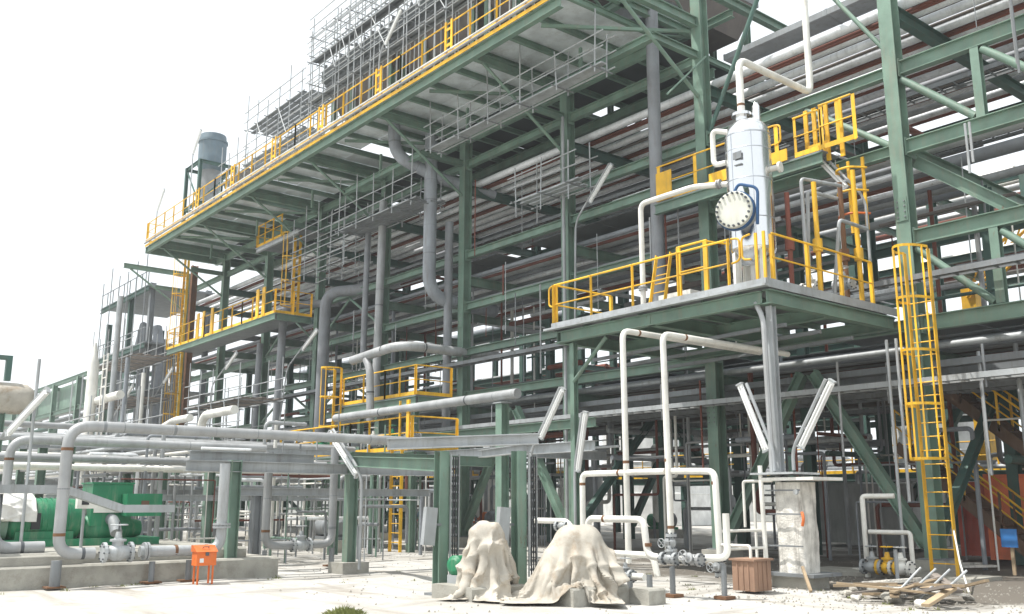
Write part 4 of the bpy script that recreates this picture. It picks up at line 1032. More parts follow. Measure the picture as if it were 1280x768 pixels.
for i, (x, z, r, y0, y1, mt) in enumerate(((-24.6, 2.62, .08, 2.5, 12, 'pipe_grey'), (-25.4, 2.45, .07, 2, 13, 'pipe_white'), (-26.2, 2.7, .1, 2, 14, 'pipe_grey'), (-27, 2.5, .1, 3, 15, 'pipe_white'), (-28, 3.3, .1, 3, 16, 'pipe_grey'), (-29, 2.7, .12, 3, 16, 'pipe_dull'), (-30.5, 3.5, .1, 4, 17, 'pipe_grey'), (-32, 3.0, .1, 4, 17, 'pipe_white'), (-33, 4.0, .1, 5, 17, 'pipe_grey'))):
    pipe('yard_pipe', f"horizontal {'off-white' if mt=='pipe_white' else 'grey'} pipe crossing the left pump area, {ORD[i+1]} row back from the big pipe", [(x, y0, z), (x, y1, z)], r, mt, group=gb)
# low pipe frame F1
t = thing('pipe_trestle', 'low frame of green posts and galvanised beam behind the orange box', 'pipe frame', (-20.2, 9.9, 0))
for y, zb in ((8.6, .4), (11.55, .2)):
    obj('post', G().ibeam((-20.3, y, zb), (-20.3, y, 2.5), .24, .24, .018, up=(0,1,0)), 'green', t)
obj('pedestal', G().box((-20.65, 11.2, -.1), (-19.95, 11.9, .2)), 'concrete', t)
obj('cross_beam', G().ibeam((-20.3, 7.5, 2.36), (-20.3, 14.2, 2.36), .24, .2, .015), 'galv', t)
obj('cross_beam', G().ibeam((-21.2, 7.9, 2.62), (-21.2, 11.0, 2.62), .22, .2, .015), 'galv', t)
obj('cross_beam', G().ibeam((-23.5, 9.8, 1.85), (-23.5, 16.0, 1.85), .2, .18, .015), 'galv', t)
obj('cross_beam', G().ibeam((-20.5, 11.6, 2.66), (-20.5, 16, 2.66), .26, .2, .015), 'green', t)
obj('post', G().ibeam((-23.5, 10.6, 0), (-23.5, 10.6, 1.75), .2, .2, .015, up=(0,1,0)), 'galv_dark', t)
pipe('hung_pipe', 'U-shaped grey pipe with valves between the green posts', [(-21.9, 10.15, 2.8), (-21.9, 10.15, .55), (-21.9, 11.95, .55), (-21.9, 11.95, 2.95)], .1, 'pipe_grey', .28, bands=(((-21.9, 10.15, .9), (0,0,1), 'rust'), ((-21.9, 11.95, .95), (0,0,1), 'galv_dark')))
valve('grey valve in the middle of the U-shaped pipe', (-21.9, 11.1, .55), (0,1,0), .095, (0,0,1), 'galv')
for i, y in enumerate((10.15, 11.95)):
    t = thing('pipe_support', 'slim stub support under the U-shaped pipe, ' + ('left one' if i == 0 else 'right one'), 'pipe support', (-21.9, y, 0))
    obj('stand', G().tube([(-21.9, y, 0), (-21.9, y, .45)], .06, 10), 'galv_dark', t)
    obj('foot_plate', G().box((-22.05, y-.15, 0), (-21.75, y+.15, .04)), 'rust', t)
# cable duct at the far left
t = thing('cable_duct', 'flat galvanised cable duct at the left edge bending down behind the pipe', 'cable duct', (-21.2, 4, 1.85))
obj('duct_run', G().box((-21.35, 2.6, 1.76), (-21.05, 5.35, 1.93)), 'galv', t)
obj('duct_run', G().bar((-21.2, 5.35, 1.84), (-21.2, 6.5, 1.45), .3, .16), 'galv', t)
obj('duct_run', G().box((-21.35, 6.5, 1.37), (-21.05, 7.6, 1.53)), 'galv', t)
obj('post', G().ibeam((-21.2, 4.1, .6), (-21.2, 4.1, 1.75), .18, .18, .015, up=(0,1,0)), 'galv_dark', t)
# green pump set
mx = -23.6
t = thing('pump_set', 'bright green motor and pump set on the left plinth', 'pump', (mx, 6.5, .62))
obj('skid', G().box((mx-.7, 4.3, .622), (mx+.55, 8.0, .78)), 'machine_green', t)
obj('motor_body', G().lathe([(.36, 4.75), (.46, 4.85), (.47, 5.0), (.47, 6.15), (.43, 6.25)], (mx, 0, 1.2), (0,1,0), 28), 'machine_green', t)
for i in range(9):
    obj('cooling_fin', G().lathe([(.49, 5.1+i*.11), (.49, 5.125+i*.11)], (mx, 0, 1.2), (0,1,0), 24, False), 'machine_green', t)
obj('end_guard', G().lathe([(.40, 4.4), (.5, 4.45), (.5, 4.74)], (mx, 0, 1.2), (0,1,0), 24), 'green', t)
obj('foot', G().box((mx-.45, 4.9, .78), (mx+.45, 6.1, .95)), 'machine_green', t)
obj('gear_box', G().box((mx-.45, 6.45, 1.05), (mx+.4, 7.35, 2.0)), 'machine_green', t)
obj('cover_lid', G().box((mx-.48, 6.42, 2.003), (mx+.43, 7.38, 2.04)), 'machine_green', t)
obj('terminal_box', G().box((mx+.41, 7.1, 1.27), (mx+.85, 7.9, 1.78)), 'machine_green', t)
obj('data_plate', G().box((mx+.852, 7.42, 1.45), (mx+.858, 7.6, 1.62)), 'stair_brown', t)
obj('inspection_plate', G().box((mx+.43, 5.2, 1.0), (mx+.5, 5.38, 1.35)), 'dark', t)
obj('side_panel', G().box((mx+.402, 6.5, 1.35), (mx+.44, 7.08, 1.55)), 'pipe_white', t)
obj('pump_casing', G().lathe([(.2, 6.3), (.3, 6.4), (.42, 6.6), (.42, 7.2), (.25, 7.4), (.18, 7.7)], (mx-.02, 0, .98), (0,1,0), 24), 'machine_green', t)
obj('suction_nozzle', G().tube([(mx, 6.9, 1.2), (mx+.6, 6.9, 1.2), (mx+.9, 6.9, .9)], .13, 14, .2), 'galv_dark', t)
t = thing('instrument_box', 'small white instrument box on a post in front of the green pump set', 'instrument', (-22.3, 6.0, .62))
obj('post', G().tube([(-22.3, 6.05, .62), (-22.3, 6.05, 1.5)], .035, 8), 'galv', t)
obj('case', G().box((-22.38, 5.88, 1.45), (-22.22, 6.24, 1.72)), 'pipe_white', t)
obj('screen', G().box((-22.218, 5.97, 1.53), (-22.212, 6.12, 1.64)), 'dark', t)
# orange box on legs
t = thing('orange_box', 'bright orange box on two legs in front of the concrete kerb', 'box', (-18.9, 7.5, 0))
obj('case', G().box((-18.98, 7.26, .36), (-18.72, 7.66, .62)), 'orange', t)
ld = obj('lid', G().add([(-19.0,7.24,.624),(-18.69,7.24,.624),(-18.69,7.68,.624),(-19.0,7.68,.624),(-19.0,7.24,.75),(-18.9,7.24,.75),(-18.9,7.68,.75),(-19.0,7.68,.75)], [(3,2,1,0),(4,5,6,7),(0,1,5,4),(1,2,6,5),(2,3,7,6),(3,0,4,7)]), 'orange', t)
obj('handle', G().tube([(-18.8, 7.4, .69), (-18.77, 7.4, .72), (-18.77, 7.52, .72), (-18.8, 7.52, .69)], .008, 6), 'bolt', ld)
for y in (7.31, 7.61):
    for x in (-18.75, -18.95):
        obj('leg', G().bar((x, y, 0), (x, y, .36), .03, .03), 'orange', t)
obj('latch', G().box((-18.715, 7.43, .55), (-18.70, 7.5, .62)), 'bolt', t)
obj('notice', G().box((-18.718, 7.32, .42), (-18.712, 7.4, .5)), 'tank_white', t)

# ------------------------------------------------------------------ front frame with its two green posts
t = thing('goalpost_trestle', 'small goalpost frame of two green posts and a grey beam in the foreground', 'pipe frame', (-14, 10.6, 0))
for x, y in ((-14.2, 9.93), (-13.3, 11.0)):
    obj('post', G().ibeam((x, y, 0), (x, y, 2.5), .2, .2, .016, up=(1,0,0)), 'green', t)
    obj('base_plate', G().box((x-.2, y-.2, -.02), (x+.2, y+.2, .025)), 'galv_dark', t)
obj('top_beam', G().ibeam((-14.75, 9.1, 2.62), (-13.1, 11.3, 2.72), .2, .22, .02), 'galv', t)
obj('side_beam', G().ibeam((-13.3, 11.2, 2.56), (-16.5, 12.6, 2.62), .16, .16, .014), 'galv', t)
obj('back_beam', G().ibeam((-14.2, 10.0, 2.25), (-20.2, 11.4, 2.55), .24, .18, .016), 'green', t)
for i, (x, y) in enumerate(((-14.05, 10.12), (-13.15, 11.2))):
    t = thing('cable_ladder', 'vertical perforated cable ladder fixed to the ' + ['left', 'right'][i] + ' post of the front frame', 'cable ladder', (x, y, 0))
    for s in (-.09, .09):
        obj('side_rail', G().bar((x, y+s, .3), (x, y+s, 2.45), .03, .02), 'galv', t)
    for k in range(14):
        obj('rung', G().box((x-.012, y-.085, .4+k*.15), (x+.012, y+.085, .44+k*.15)), 'galv', t)
    for k in range(3):
        obj('cable', G().tube([(x+.02, y-.05+.05*k, .1), (x+.02, y-.05+.05*k, 2.4)], .014, 6), 'dark', t)
for i, (x, y) in enumerate(((-14.1, 9.66), (-13.35, 10.72))):
    t = thing('control_panel', 'tilted grey control panel on the ' + ['left', 'right'][i] + ' post of the front frame', 'control panel', (x, y, .8))
    obj('panel', G().prof((x, y-.08, .85), (x, y-.02, 1.5), [(-.12,-.05),(.12,-.05),(.12,.05),(-.12,.05)], up=(1,0,0)), 'galv', t)
    obj('bracket', G().bar((x, y, 1.2), (x, y+.2, 1.2), .04, .04), 'galv_dark', t)

# ------------------------------------------------------------------ covered pumps: cloth draped over them
def drape(cx, cy, su, sv, nu, nv, z0, balls, ang=0.0, steps=170, seed=1, slabs=(), squeeze=.74, iters=8):
    """small position-based cloth: a sheet falls over balls (x,y,z,r) and slabs (x0,x1,y0,y1,z1) onto the ground"""
    rs = np.random.RandomState(seed)
    u = np.linspace(-su/2, su/2, nu); v = np.linspace(-sv/2, sv/2, nv)
    U, V = np.meshgrid(u, v, indexing='ij')
    ca, sa = math.cos(ang), math.sin(ang)
    wav = sum(rs.uniform(.02, .06)*np.sin(rs.uniform(3, 11)*U + rs.uniform(-9, 9)*V + rs.uniform(0, 6)) for _ in range(6))
    P = np.stack([cx + (U*ca - V*sa)*squeeze, cy + (U*sa + V*ca)*squeeze, z0 + wav + .02*rs.rand(nu, nv)], -1)
    Q = P.copy()
    du, dv = su/(nu-1), sv/(nv-1)
    dd = math.hypot(du, dv)
    def lin(step, axis):
        n = (nu, nv)[axis]; res = []
        for ph in range(2*step):
            a = [i for i in range(n - step) if (i // step) % 2 == ph // step and i % step == ph % step] if step > 1 else list(range(ph, n-1, 2))
            if a: res.append(np.array(a))
        return res
    cons = []
    for a in lin(1, 0): cons.append((np.ix_(a, range(nv)), np.ix_(a+1, range(nv)), du, 1.0))
    for a in lin(1, 1): cons.append((np.ix_(range(nu), a), np.ix_(range(nu), a+1), dv, 1.0))
    for a in lin(1, 0):
        i = np.arange(nv-1)
        cons.append((np.ix_(a, i), np.ix_(a+1, i+1), dd, .35)); cons.append((np.ix_(a, i+1), np.ix_(a+1, i), dd, .35))
    for a in lin(2, 0): cons.append((np.ix_(a, range(nv)), np.ix_(a+2, range(nv)), 2*du, .05))
    for a in lin(2, 1): cons.append((np.ix_(range(nu), a), np.ix_(range(nu), a+2), 2*dv, .05))
    for it in range(steps):
        vel = (P - Q) * .97
        Q = P.copy()
        P = P + vel; P[..., 2] -= 9.8 * .016**2
        for k in range(iters):
            for a, b, L0, st in cons:
                d = P[b] - P[a]
                l = np.sqrt((d*d).sum(-1, keepdims=True)) + 1e-9
                c = d * ((l - L0) / l) * (.5 * st)
                P[a] += c; P[b] -= c
            for bx, by, bz, br in balls:
                C = np.array([bx, by, bz]); d = P - C; l = np.sqrt((d*d).sum(-1, keepdims=True))
                P = np.where(l < br, C + d/(l+1e-9)*br, P)
            for x0, x1, y0, y1, z1 in slabs:
                ins = (P[...,0]>x0)&(P[...,0]<x1)&(P[...,1]>y0)&(P[...,1]<y1)&(P[...,2]<z1)
                P[...,2] = np.where(ins, z1, P[...,2])
            P[..., 2] = np.maximum(P[..., 2], .03)
        fr = P[..., 2] < .06
        Q[fr] = P[fr]
        for bx, by, bz, br in balls:
            C = np.array([bx, by, bz]); near = np.sqrt(((P-C)**2).sum(-1)) < br + .01
            Q[near] = P[near] - (P[near]-Q[near])*.35
    return P
def drape_obj(name, label, P, mat, loc, crease=.03, seed=1):
    """refine the simulated sheet and press sharp creases into it along the cloth's own directions"""
    rs = np.random.RandomState(seed)
    for ax in (0, 1):
        P = np.moveaxis(P, ax, 0)
        n = P.shape[0]
        Q = np.zeros((2*n-1,) + P.shape[1:]); Q[::2] = P
        E_ = np.concatenate([P[:1], P, P[-1:]], 0)
        Q[1::2] = (9*(E_[1:-2] + E_[2:-1]) - E_[:-3] - E_[3:]) / 16
        P = np.moveaxis(Q, 0, ax)
    nu, nv = P.shape[:2]
    U, V = np.meshgrid(np.linspace(0, 1, nu), np.linspace(0, 1, nv), indexing='ij')
    du = np.gradient(P, axis=0); dv = np.gradient(P, axis=1)
    N = np.cross(du, dv); N /= np.linalg.norm(N, axis=-1, keepdims=True) + 1e-9
    H = np.zeros((nu, nv))
    for k in range(9):
        a = rs.uniform(0, math.pi); fq = rs.uniform(7, 17); wp = rs.uniform(.5, 1.6)
        s_ = fq*(U*math.cos(a) + V*math.sin(a)) + wp*np.sin(4*U + rs.uniform(0, 6)) + wp*np.sin(5*V + rs.uniform(0, 6))
        m_ = np.clip(np.sin(rs.uniform(2, 6)*U + rs.uniform(0, 6))*np.sin(rs.uniform(2, 6)*V + rs.uniform(0, 6))*1.6, 0, 1)
        H += (1 - np.abs(np.sin(s_)))**3 * m_ * rs.uniform(.5, 1.2)
    lift = np.clip((P[..., 2] - .03)*6, 0.25, 1)
    P = P + N * (H * crease * lift)[..., None] * (1 if N[nu//2, nv//2, 2] > 0 else -1)
    P[..., 2] = np.maximum(P[..., 2], .02)
    g = G().grid(lambda i, j: tuple(P[i, j]), nu, nv, True)
    o = obj(name, g, mat, loc=loc)
    sd = o.modifiers.new('cloth_thickness', 'SOLIDIFY'); sd.thickness = .005
    return tag(o, label, 'tarpaulin')
def pump_base(label, x0, x1, y0, y1, z1, ly):
    t = thing('pump', label, 'pump', ((x0+x1)/2, (y0+y1)/2, 0))
    obj('plinth', G().prof((0, y0, 0), (0, y1, 0), [(x0,-.1),(x1,-.1),(x1,z1-.03),(x1-.03,z1),(x0+.03,z1),(x0,z1-.03)]), 'concrete', t)
    return t
P1 = drape(-13.1, 10.1, 1.75, 2.3, 46, 60, 1.5, [(-13.14, 10.06, 1.02, .22), (-13.08, 10.2, 1.0, .22), (-13.1, 10.12, .74, .28), (-13.1, 10.12, .48, .3), (-13.1, 10.12, .25, .31)], .6, seed=3, slabs=((-13.4, -12.8, 9.8, 10.5, .22),), squeeze=.74)
drape_obj('tarpaulin', 'tall cream tarpaulin draped over the narrow pump left of the right green post', P1, 'tarp', (-13.1, 10.1, 0), .06, 4)
P2 = drape(-12.02, 11.02, 2.7, 2.4, 64, 58, 1.55, [(-12.02, 11.08, .92, .30), (-11.86, 11.28, .93, .28), (-12.12, 10.95, .6, .34), (-11.8, 11.36, .6, .32), (-12.15, 10.85, .35, .34), (-11.78, 11.4, .3, .32)], .75, seed=8, slabs=((-12.5, -11.4, 10.5, 11.7, .26),), squeeze=.74)
drape_obj('tarpaulin', 'large crumpled cream tarpaulin thrown over the right pump, trailing on the ground', P2, 'tarp', (-12, 11.1, 0), .085, 9)
P4 = drape(-12.55, 10.6, 1.5, 1.0, 44, 32, .5, [(-12.5, 10.7, .0, .16), (-12.65, 10.45, .0, .14)], 1.9, seed=12, steps=110, squeeze=.6)
drape_obj('tarpaulin', 'loose bunched tarpaulin lying on the ground between the two covered pumps', P4, 'tarp', (-12.5, 10.6, 0), .03, 6)
t = pump_base('covered pump under the large crumpled tarpaulin on a concrete plinth', -12.45, -11.35, 10.5, 11.75, .25, 0)
obj('pump_body', G().lathe([(.1, -.3), (.2, -.25), (.24, -.1), (.24, .2), (.15, .3)], (-11.97, 11.17, .62), (.4, .9, 0), 20), 'galv_dark', t)
obj('motor_foot', G().box((-12.1, 11.0, .25), (-11.6, 11.6, .42)), 'galv_dark', t)
t = pump_base('covered pump under the tall narrow tarpaulin with a green motor end', -13.9, -12.75, 9.55, 10.7, .22, 0)
obj('pump_body', G().lathe([(.15, .22), (.15, .8), (.18, .82), (.18, .9), (.1, 1.0)], (-13.1, 10.12, 0), n=18), 'galv_dark', t)
obj('motor_end', G().lathe([(.1, -.2), (.16, -.17), (.17, .15), (.1, .2)], (-13.68, 9.98, .52), (.3, -1, 0), 18), 'machine_green', t)
obj('motor_foot', G().box((-13.8, 9.8, .22), (-13.5, 10.15, .36)), 'galv', t)
o = obj('concrete_block', G().prof((0, 11.75, 0), (0, 12.15, 0), [(-11.35,-.05),(-10.9,-.05),(-10.9,.17),(-10.93,.2),(-11.32,.2),(-11.35,.17)]), 'concrete'); tag(o, 'small concrete block right of the large crumpled tarpaulin', 'block')
# white tarp thrown over the left end of the green pump set
P3 = drape(mx+.1, 4.7, 1.4, 1.3, 30, 30, 2.0, [(mx, 4.6, 1.25, .55), (mx, 5.0, 1.25, .53), (mx, 5.3, 1.22, .52)], 0, steps=90, seed=5, squeeze=.95)
drape_obj('tarpaulin', 'bright white tarpaulin thrown over the left end of the green pump set', P3, 'tarp_white', (mx, 4.8, 0))
# ------------------------------------------------------------------ left yard between the kerb and the rack
for i, x in enumerate((-26.5, -31.5, -36.5, -42.0, -48.0)):
    t = thing('yard_trestle', f"low green pipe frame in the left yard, {ORD[i]} from the front", 'pipe frame', (x, 12, 0), 'low pipe frames in the left yard')
    h = 3.2 + .2*i
    for y in (6.7 + i*.5, 10.5 + i*.4, 14.5 + i*.2):
        obj('post', G().ibeam((x, y, 0), (x, y, h), .24, .24, .02, up=(0,1,0)), 'green', t)
    for z in (h-.12, h-1.5):
        obj('cross_beam', G().ibeam((x+.13, 6.2+i*.5, z), (x+.13, 15.0+i*.2, z), .16, .14, .014), 'galv', t)
gy = 'lengthwise pipes in the left yard'
yy = 7.4
for i in range(13):
    r = rnd.choice([.05, .06, .08, .1]); z = rnd.choice([3.3, 3.0, 2.65, 2.6]) + r
    mt = rnd.choice(['pipe_grey','pipe_grey','pipe_white','galv','pipe_dull'])
    x0, x1 = rnd.uniform(-24, -29), rnd.uniform(-48, -56)
    pipe('yard_pipe', f"lengthwise pipe on the low frames of the left yard, {ORD[i]} from the kerb side", [(x0, yy, z), (x1, yy, z)], r, mt, group=gy)
    yy += 2*r + rnd.uniform(.15, .4)
for i in range(170):
    x = rnd.uniform(-23.5, -52); y = rnd.uniform(8 + (-27-x)*.12, 18.6); r = rnd.choice([.016, .02, .03, .03, .04, .06])
    h = rnd.uniform(1.6, 4.4)
    pts = [(x, y, -.1), (x, y, h)]
    if rnd.random() < .5: pts.append((x, y + rnd.uniform(.5, 2.2), h))
    mt = rnd.choice(['pipe_grey','pipe_white','galv','galv_dark','pipe_dull','green'])
    o = obj('yard_riser', G().tube(pts, r, 8, r*3), mt, loc=(x, y, 0))
    zone = 'near the kerb' if y < 11.5 else 'near the rack' if y > 15 else 'in the middle'
    tag(o, f"{'bent' if len(pts) == 3 else 'straight'} {CW[mt]} {'thick' if r > .05 else 'thin'} riser, {'front' if x > -35 else 'middle' if x > -43 else 'back'} of left yard, {zone}", 'pipe', 'small riser pipes in the left yard')
scaffold('tube scaffold standing in the left yard behind the first trestle', -34, -38, 9.5, 11.5, 0, [1.9, 3.6], 5.6, 3, base_group='tube scaffolds in the left yard')
scaffold('tube scaffold standing in the left yard close to the rack', -39, -45, 16.5, 18.5, 0, [2.0, 4.0, 6.0], 7.5, 4, base_group='tube scaffolds in the left yard')
scaffold('tall tube scaffold at the far left below the tower', -56, -64, 17, 19.5, 0, [2.5, 5.0, 7.5, 10.0], 12, 5, base_group='tube scaffolds in the left yard')
def pumpset(x, y, mt, label, group):
    t = thing('small_pump', label, 'pump', (x, y, 0), group)
    obj('plinth', G().box((x-.9, y-.4, -.05), (x+.9, y+.4, .35)), 'concrete', t)
    obj('motor', G().lathe([(.2,-.8),(.3,-.75),(.3,-.1),(.22,-.02)], (x, y, .75), (1,0,0), 18), mt, t)
    obj('casing', G().lathe([(.14,.05),(.3,.15),(.36,.3),(.36,.55),(.2,.7)], (x, y, .75), (1,0,0), 18), 'galv_dark', t)
    obj('coupling', G().lathe([(.1,-.02),(.1,.06)], (x, y, .75), (1,0,0), 12), 'yellow', t)
    obj('discharge', G().tube([(x+.4, y, 1.0), (x+.4, y, 2.4), (x+.4, y+1.2, 2.4)], .1, 12, .25), 'pipe_grey', t)
    obj('foot', G().box((x-.8, y-.25, .35), (x+.7, y+.25, .46)), mt, t)
for i in range(150):
    x = rnd.uniform(-22.5, -46); y = rnd.uniform(7.5, 18); z = rnd.uniform(.4, 2.9); L = rnd.uniform(.8, 3.5); r = rnd.choice([.018, .025, .035, .05])
    mt = rnd.choice(['pipe_grey','pipe_white','galv','galv_dark','pipe_dull','pipe_pale','green','primer'])
    if rnd.random() < .7: pts = [(x, y, z), (x, y+L, z)]; w_ = 'crosswise'
    else: pts = [(x, y, z), (x-L, y, z)]; w_ = 'lengthwise'
    if rnd.random() < .5: pts.append((pts[-1][0], pts[-1][1], max(0, z - rnd.uniform(.4, 2))))
    o = obj('yard_line', G().tube(pts, r, 7, r*3), mt, loc=pts[0])
    zone = 'near the kerb' if y < 11 else 'near the rack' if y > 14.5 else 'in the middle'
    tag(o, f"{'bent' if len(pts) == 3 else 'straight'} {w_} {CW[mt]} line, {'front' if x > -30 else 'middle' if x > -38 else 'back'} of left yard, {zone}, {'low' if z < 1.3 else 'chest-high' if z < 2.1 else 'overhead'}", 'pipe', 'small lines in the left yard')
k = 0
for x in (-29, -33.5, -38.5, -44):
    for y in (11.5, 15.5):
        pumpset(x, y + rnd.uniform(-.4,.4), ['machine_green','galv_dark','blue','galv_dark'][k % 4], f"small pump on a plinth in the left yard, {ORD[k]} from the front", 'small pumps in the left yard'); k += 1
# small things showing between the yard pipes
t = thing('white_column', 'tall white vessel pipe with a side ladder in the left yard', 'pipe', (-37.3, 10, 0))
obj('shell', G().lathe([(.2, 0), (.2, 6.7), (.12, 6.95), (.05, 7.5)], (-37.3, 10, 0), n=18), 'pipe_white', t)
for dx in (1.25, 1.75):
    obj('ladder_rail', G().tube([(-37.3+dx, 10, 3.9), (-37.3+dx, 10, 6.9)], .03, 6), 'pipe_white', t)
for k in range(9):
    obj('ladder_rung', G().tube([(-36.05, 10, 4.1+k*.32), (-35.55, 10, 4.1+k*.32)], .02, 6), 'pipe_white', t)
pipe('yard_pipe', 'fat pale pipe stub beside the white vessel pipe in the left yard', [(-38.3, 10.2, 5.3), (-34.4, 10.2, 5.3)], .15, 'pipe_white', group=gy)
pipe('yard_pipe', 'fat pale duct with a sloped end above the big grey pipe, left one', [(-35.5, 12, 4.2), (-33.9, 12, 4.45), (-32.4, 12, 4.45)], .13, 'pipe_white', .4)
pipe('yard_pipe', 'fat pale duct with a round elbow above the big grey pipe, right one', [(-31.4, 12, 3.6), (-31.2, 12, 4.45), (-28.6, 12, 4.45)], .14, 'pipe_white', .4)
for i, (x, y, z1, r) in enumerate(((-23.0, 5.0, 4.75, .035), (-44, 14, 7.4, .09), (-42.5, 13.4, 6.6, .06), (-52, 15, 12.5, .16), (-50.5, 15.2, 9, .12))):
    o = obj('pole', G().tube([(x, y, 0), (x, y, z1)], r, 10), ['galv','pipe_white','galv','galv','pipe_dull'][i], loc=(x, y, 0))
    tag(o, ['thin pole behind the large light fitting at the left edge', 'white pole in the left yard with a bare top', 'slim pole beside the bare white pole', 'tall pole left of the caged ladder', 'grey pole close to the tall pole'][i], 'pole')
t = thing('horizontal_vessel', 'cream horizontal vessel on legs at the left edge of the picture', 'vessel', (-30, 4.5, 0))
obj('shell', G().lathe([(.1, 6.48), (.3, 6.42), (.42, 6.25), (.45, 6.0), (.45, 1.5), (.1, 1.2)], (-30, 0, 4.5), (0,1,0), 24), 'tarp', t)
for y in (2.2, 5.6):
    obj('leg', G().ibeam((-30, y, 0), (-30, y, 4.1), .3, .3, .02, up=(0,1,0)), 'green', t)
obj('top_frame', G().box((-30.1, 4.6, 5.0), (-29.9, 4.75, 5.6)).box((-30.1, 5.65, 5.0), (-29.9, 5.8, 5.6)).box((-30.1, 4.6, 5.6), (-29.9, 5.8, 5.72)), 'green_dark', t)
# ------------------------------------------------------------------ far left: tower and the rack running on
t = thing('process_tower', 'slim tower of platforms and pipes beyond the left end of the rack', 'tower', (-70, 22, 0))
for x in (-65.5, -70, -75):
    for y in (21, 25):
        obj('column', G().ibeam((x, y, 0), (x, y, 16.6 if x > -74 else 15), .35, .35, .03, up=(0,1,0)), 'green_dark' if x < -66 else 'galv_dark', t)
for z in (6.0, 9.0, 12.2, 16.2):
    obj('platform_floor', G().box((-64.8, 20.5, z), (-75.8, 25.6, z+.12)), 'galv_dark', t)
    obj('edge_beam', G().ibeam((-64.8, 20.5, z-.16), (-75.8, 20.5, z-.16), .3, .2, .02), 'green_dark', t)
    for j in range(9):
        x = -65 - j*1.33
        obj('post', G().bar((x, 20.5, z), (x, 20.5, z+1.1), .06, .06), 'galv_dark', t)
    obj('top_rail', G().tube([(-64.8, 20.5, z+1.1), (-75.8, 20.5, z+1.1)], .035, 6), 'galv_dark', t)
for j in range(7):
    x = -65.8 - j*1.4
    obj('vessel_pipe', G().tube([(x, 22+j%3, 0), (x, 22+j%3, 11+rnd.uniform(-3, 4)), (x-1.2, 22+j%3, 12+rnd.uniform(0, 2))], rnd.choice([.15, .25, .35]), 10, .6), rnd.choice(['pipe_dull','purple_grey','galv_dark']), t)
for j in range(6):
    x = -65 - j*2
    obj('scaffold_pole', G().tube([(x, 20.3, 4), (x+.1, 20.3, 18.4+rnd.uniform(-.8, .6))], .035, 6), 'galv_dark', t)
t = thing('far_pipe_rack', 'distant continuation of the green pipe rack at the far left', 'pipe rack', (-100, 22, 0))
for i in range(9):
    x = -78 - i*8
    for y in (22, 30):
        obj('column', G().ibeam((x, y, 0), (x, y, 12.2), .4, .4, .03, up=(0,1,0)), 'green', t)
    obj('cross_beam', G().ibeam((x, 22.2, 11.8), (x, 29.8, 11.8), .3, .2, .02), 'green', t)
for z in (12.2, 9.5, 6.5):
    obj('beam', G().ibeam((-74, 22, z), (-146, 22, z), .35, .25, .02), 'green', t)
for j in range(10):
    z = (12.5, 9.8, 6.8)[j % 3]
    obj('pipe_run', G().tube([(-74, 22.5+j*.7, z), (-146, 22.5+j*.7, z)], rnd.choice([.15, .25, .3]), 8), rnd.choice(['pipe_grey','green_dark','galv_dark']), t)
obj('cladding', G().box((-76, 22.4, 9.6), (-146, 22.45, 11.9)), 'green', t)

# ------------------------------------------------------------------ behind the rack
def container(label, x0, x1, y0, y1, z1, mat, group=None, zb=.12):
    t = thing('container', label, 'container', (x0, y0, 0), group)
    def wall(a, b):
        a, b = Vector(a), Vector(b); d = (b-a); n = max(4, int(d.length/.14)); nn = Vector((d.y, -d.x, 0)).normalized()
        g = G()
        pts = []
        for i in range(n+1):
            p = a.lerp(b, i/n) + nn * (.035 if (i//2) % 2 else 0)
            pts.append(p)
        vs = [(p.x, p.y, zb+.12) for p in pts] + [(p.x, p.y, z1-.1) for p in pts]
        g.add(vs, [(i, i+1, n+2+i, n+1+i) for i in range(n)])
        return g
    obj('side_wall', wall((x0, y0, 0), (x1, y0, 0)), mat, t); obj('side_wall', wall((x1, y0, 0), (x1, y1, 0)), mat, t)
    obj('side_wall', wall((x1, y1, 0), (x0, y1, 0)), mat, t); obj('side_wall', wall((x0, y1, 0), (x0, y0, 0)), mat, t)
    obj('roof', G().box((x0-.02, y0-.02, z1-.1), (x1+.02, y1+.02, z1)), mat, t)
    obj('floor', G().box((x0-.02, y0-.02, zb), (x1+.02, y1+.02, zb+.14)), mat, t)
    for x in (x0, x1):
        for y in (y0, y1):
            obj('corner_post', G().box((x-.06, y-.06, zb-.02), (x+.06, y+.06, z1+.02)), mat, t)
    return t
container('dark red cabin behind the foot of the brown stairs', -13.15, -12.2, 27.2, 31, 2.15, 'container_red')
container('orange-red cabin at the right edge behind the stairs', -11.75, -6, 25.9, 28.4, 2.3, 'container_orange')
container('grey cabin behind the rack near the wrapped column', -18.6, -16.2, 30.2, 32.6, 2.2, 'cabinet_grey')
container('second grey cabin behind the rack, farther left', -21.5, -19.2, 32, 34.5, 2.3, 'cabinet_grey')
t = thing('stairs', 'brown steel stairs with yellow handrails in front of the orange-red cabin', 'stairs', (-11.8, 25.2, 0))
def flight(ax, az, bx, bz):
    n_ = max(6, int(abs(az-bz)/.2))
    for y in (24.8, 25.6):
        st = obj('stringer', G().bar((ax, y, az), (bx, y, bz), .05, .28), 'stair_brown', t)
        obj('hand_rail', G().tube([(ax, y, az+1.0), (bx, y, bz+1.0)], .028, 8), 'yellow', t)
        obj('middle_rail', G().tube([(ax, y, az+.55), (bx, y, bz+.55)], .02, 8), 'yellow', t)
        for k in range(5):
            f = k/4; x = ax+(bx-ax)*f; z = az+(bz-az)*f
            obj('post', G().bar((x, y, z), (x, y, z+1.0), .05, .05), 'stair_brown' if k % 2 else 'yellow', t)
    for k in range(n_):
        f = (k+.5)/n_; x = ax+(bx-ax)*f; z = az+(bz-az)*f
        obj('tread', G().box((x-.13, 24.84, z), (x+.13, 25.56, z+.03)), 'stair_brown', t)
flight(-13.6, 3.1, -10.1, .1)
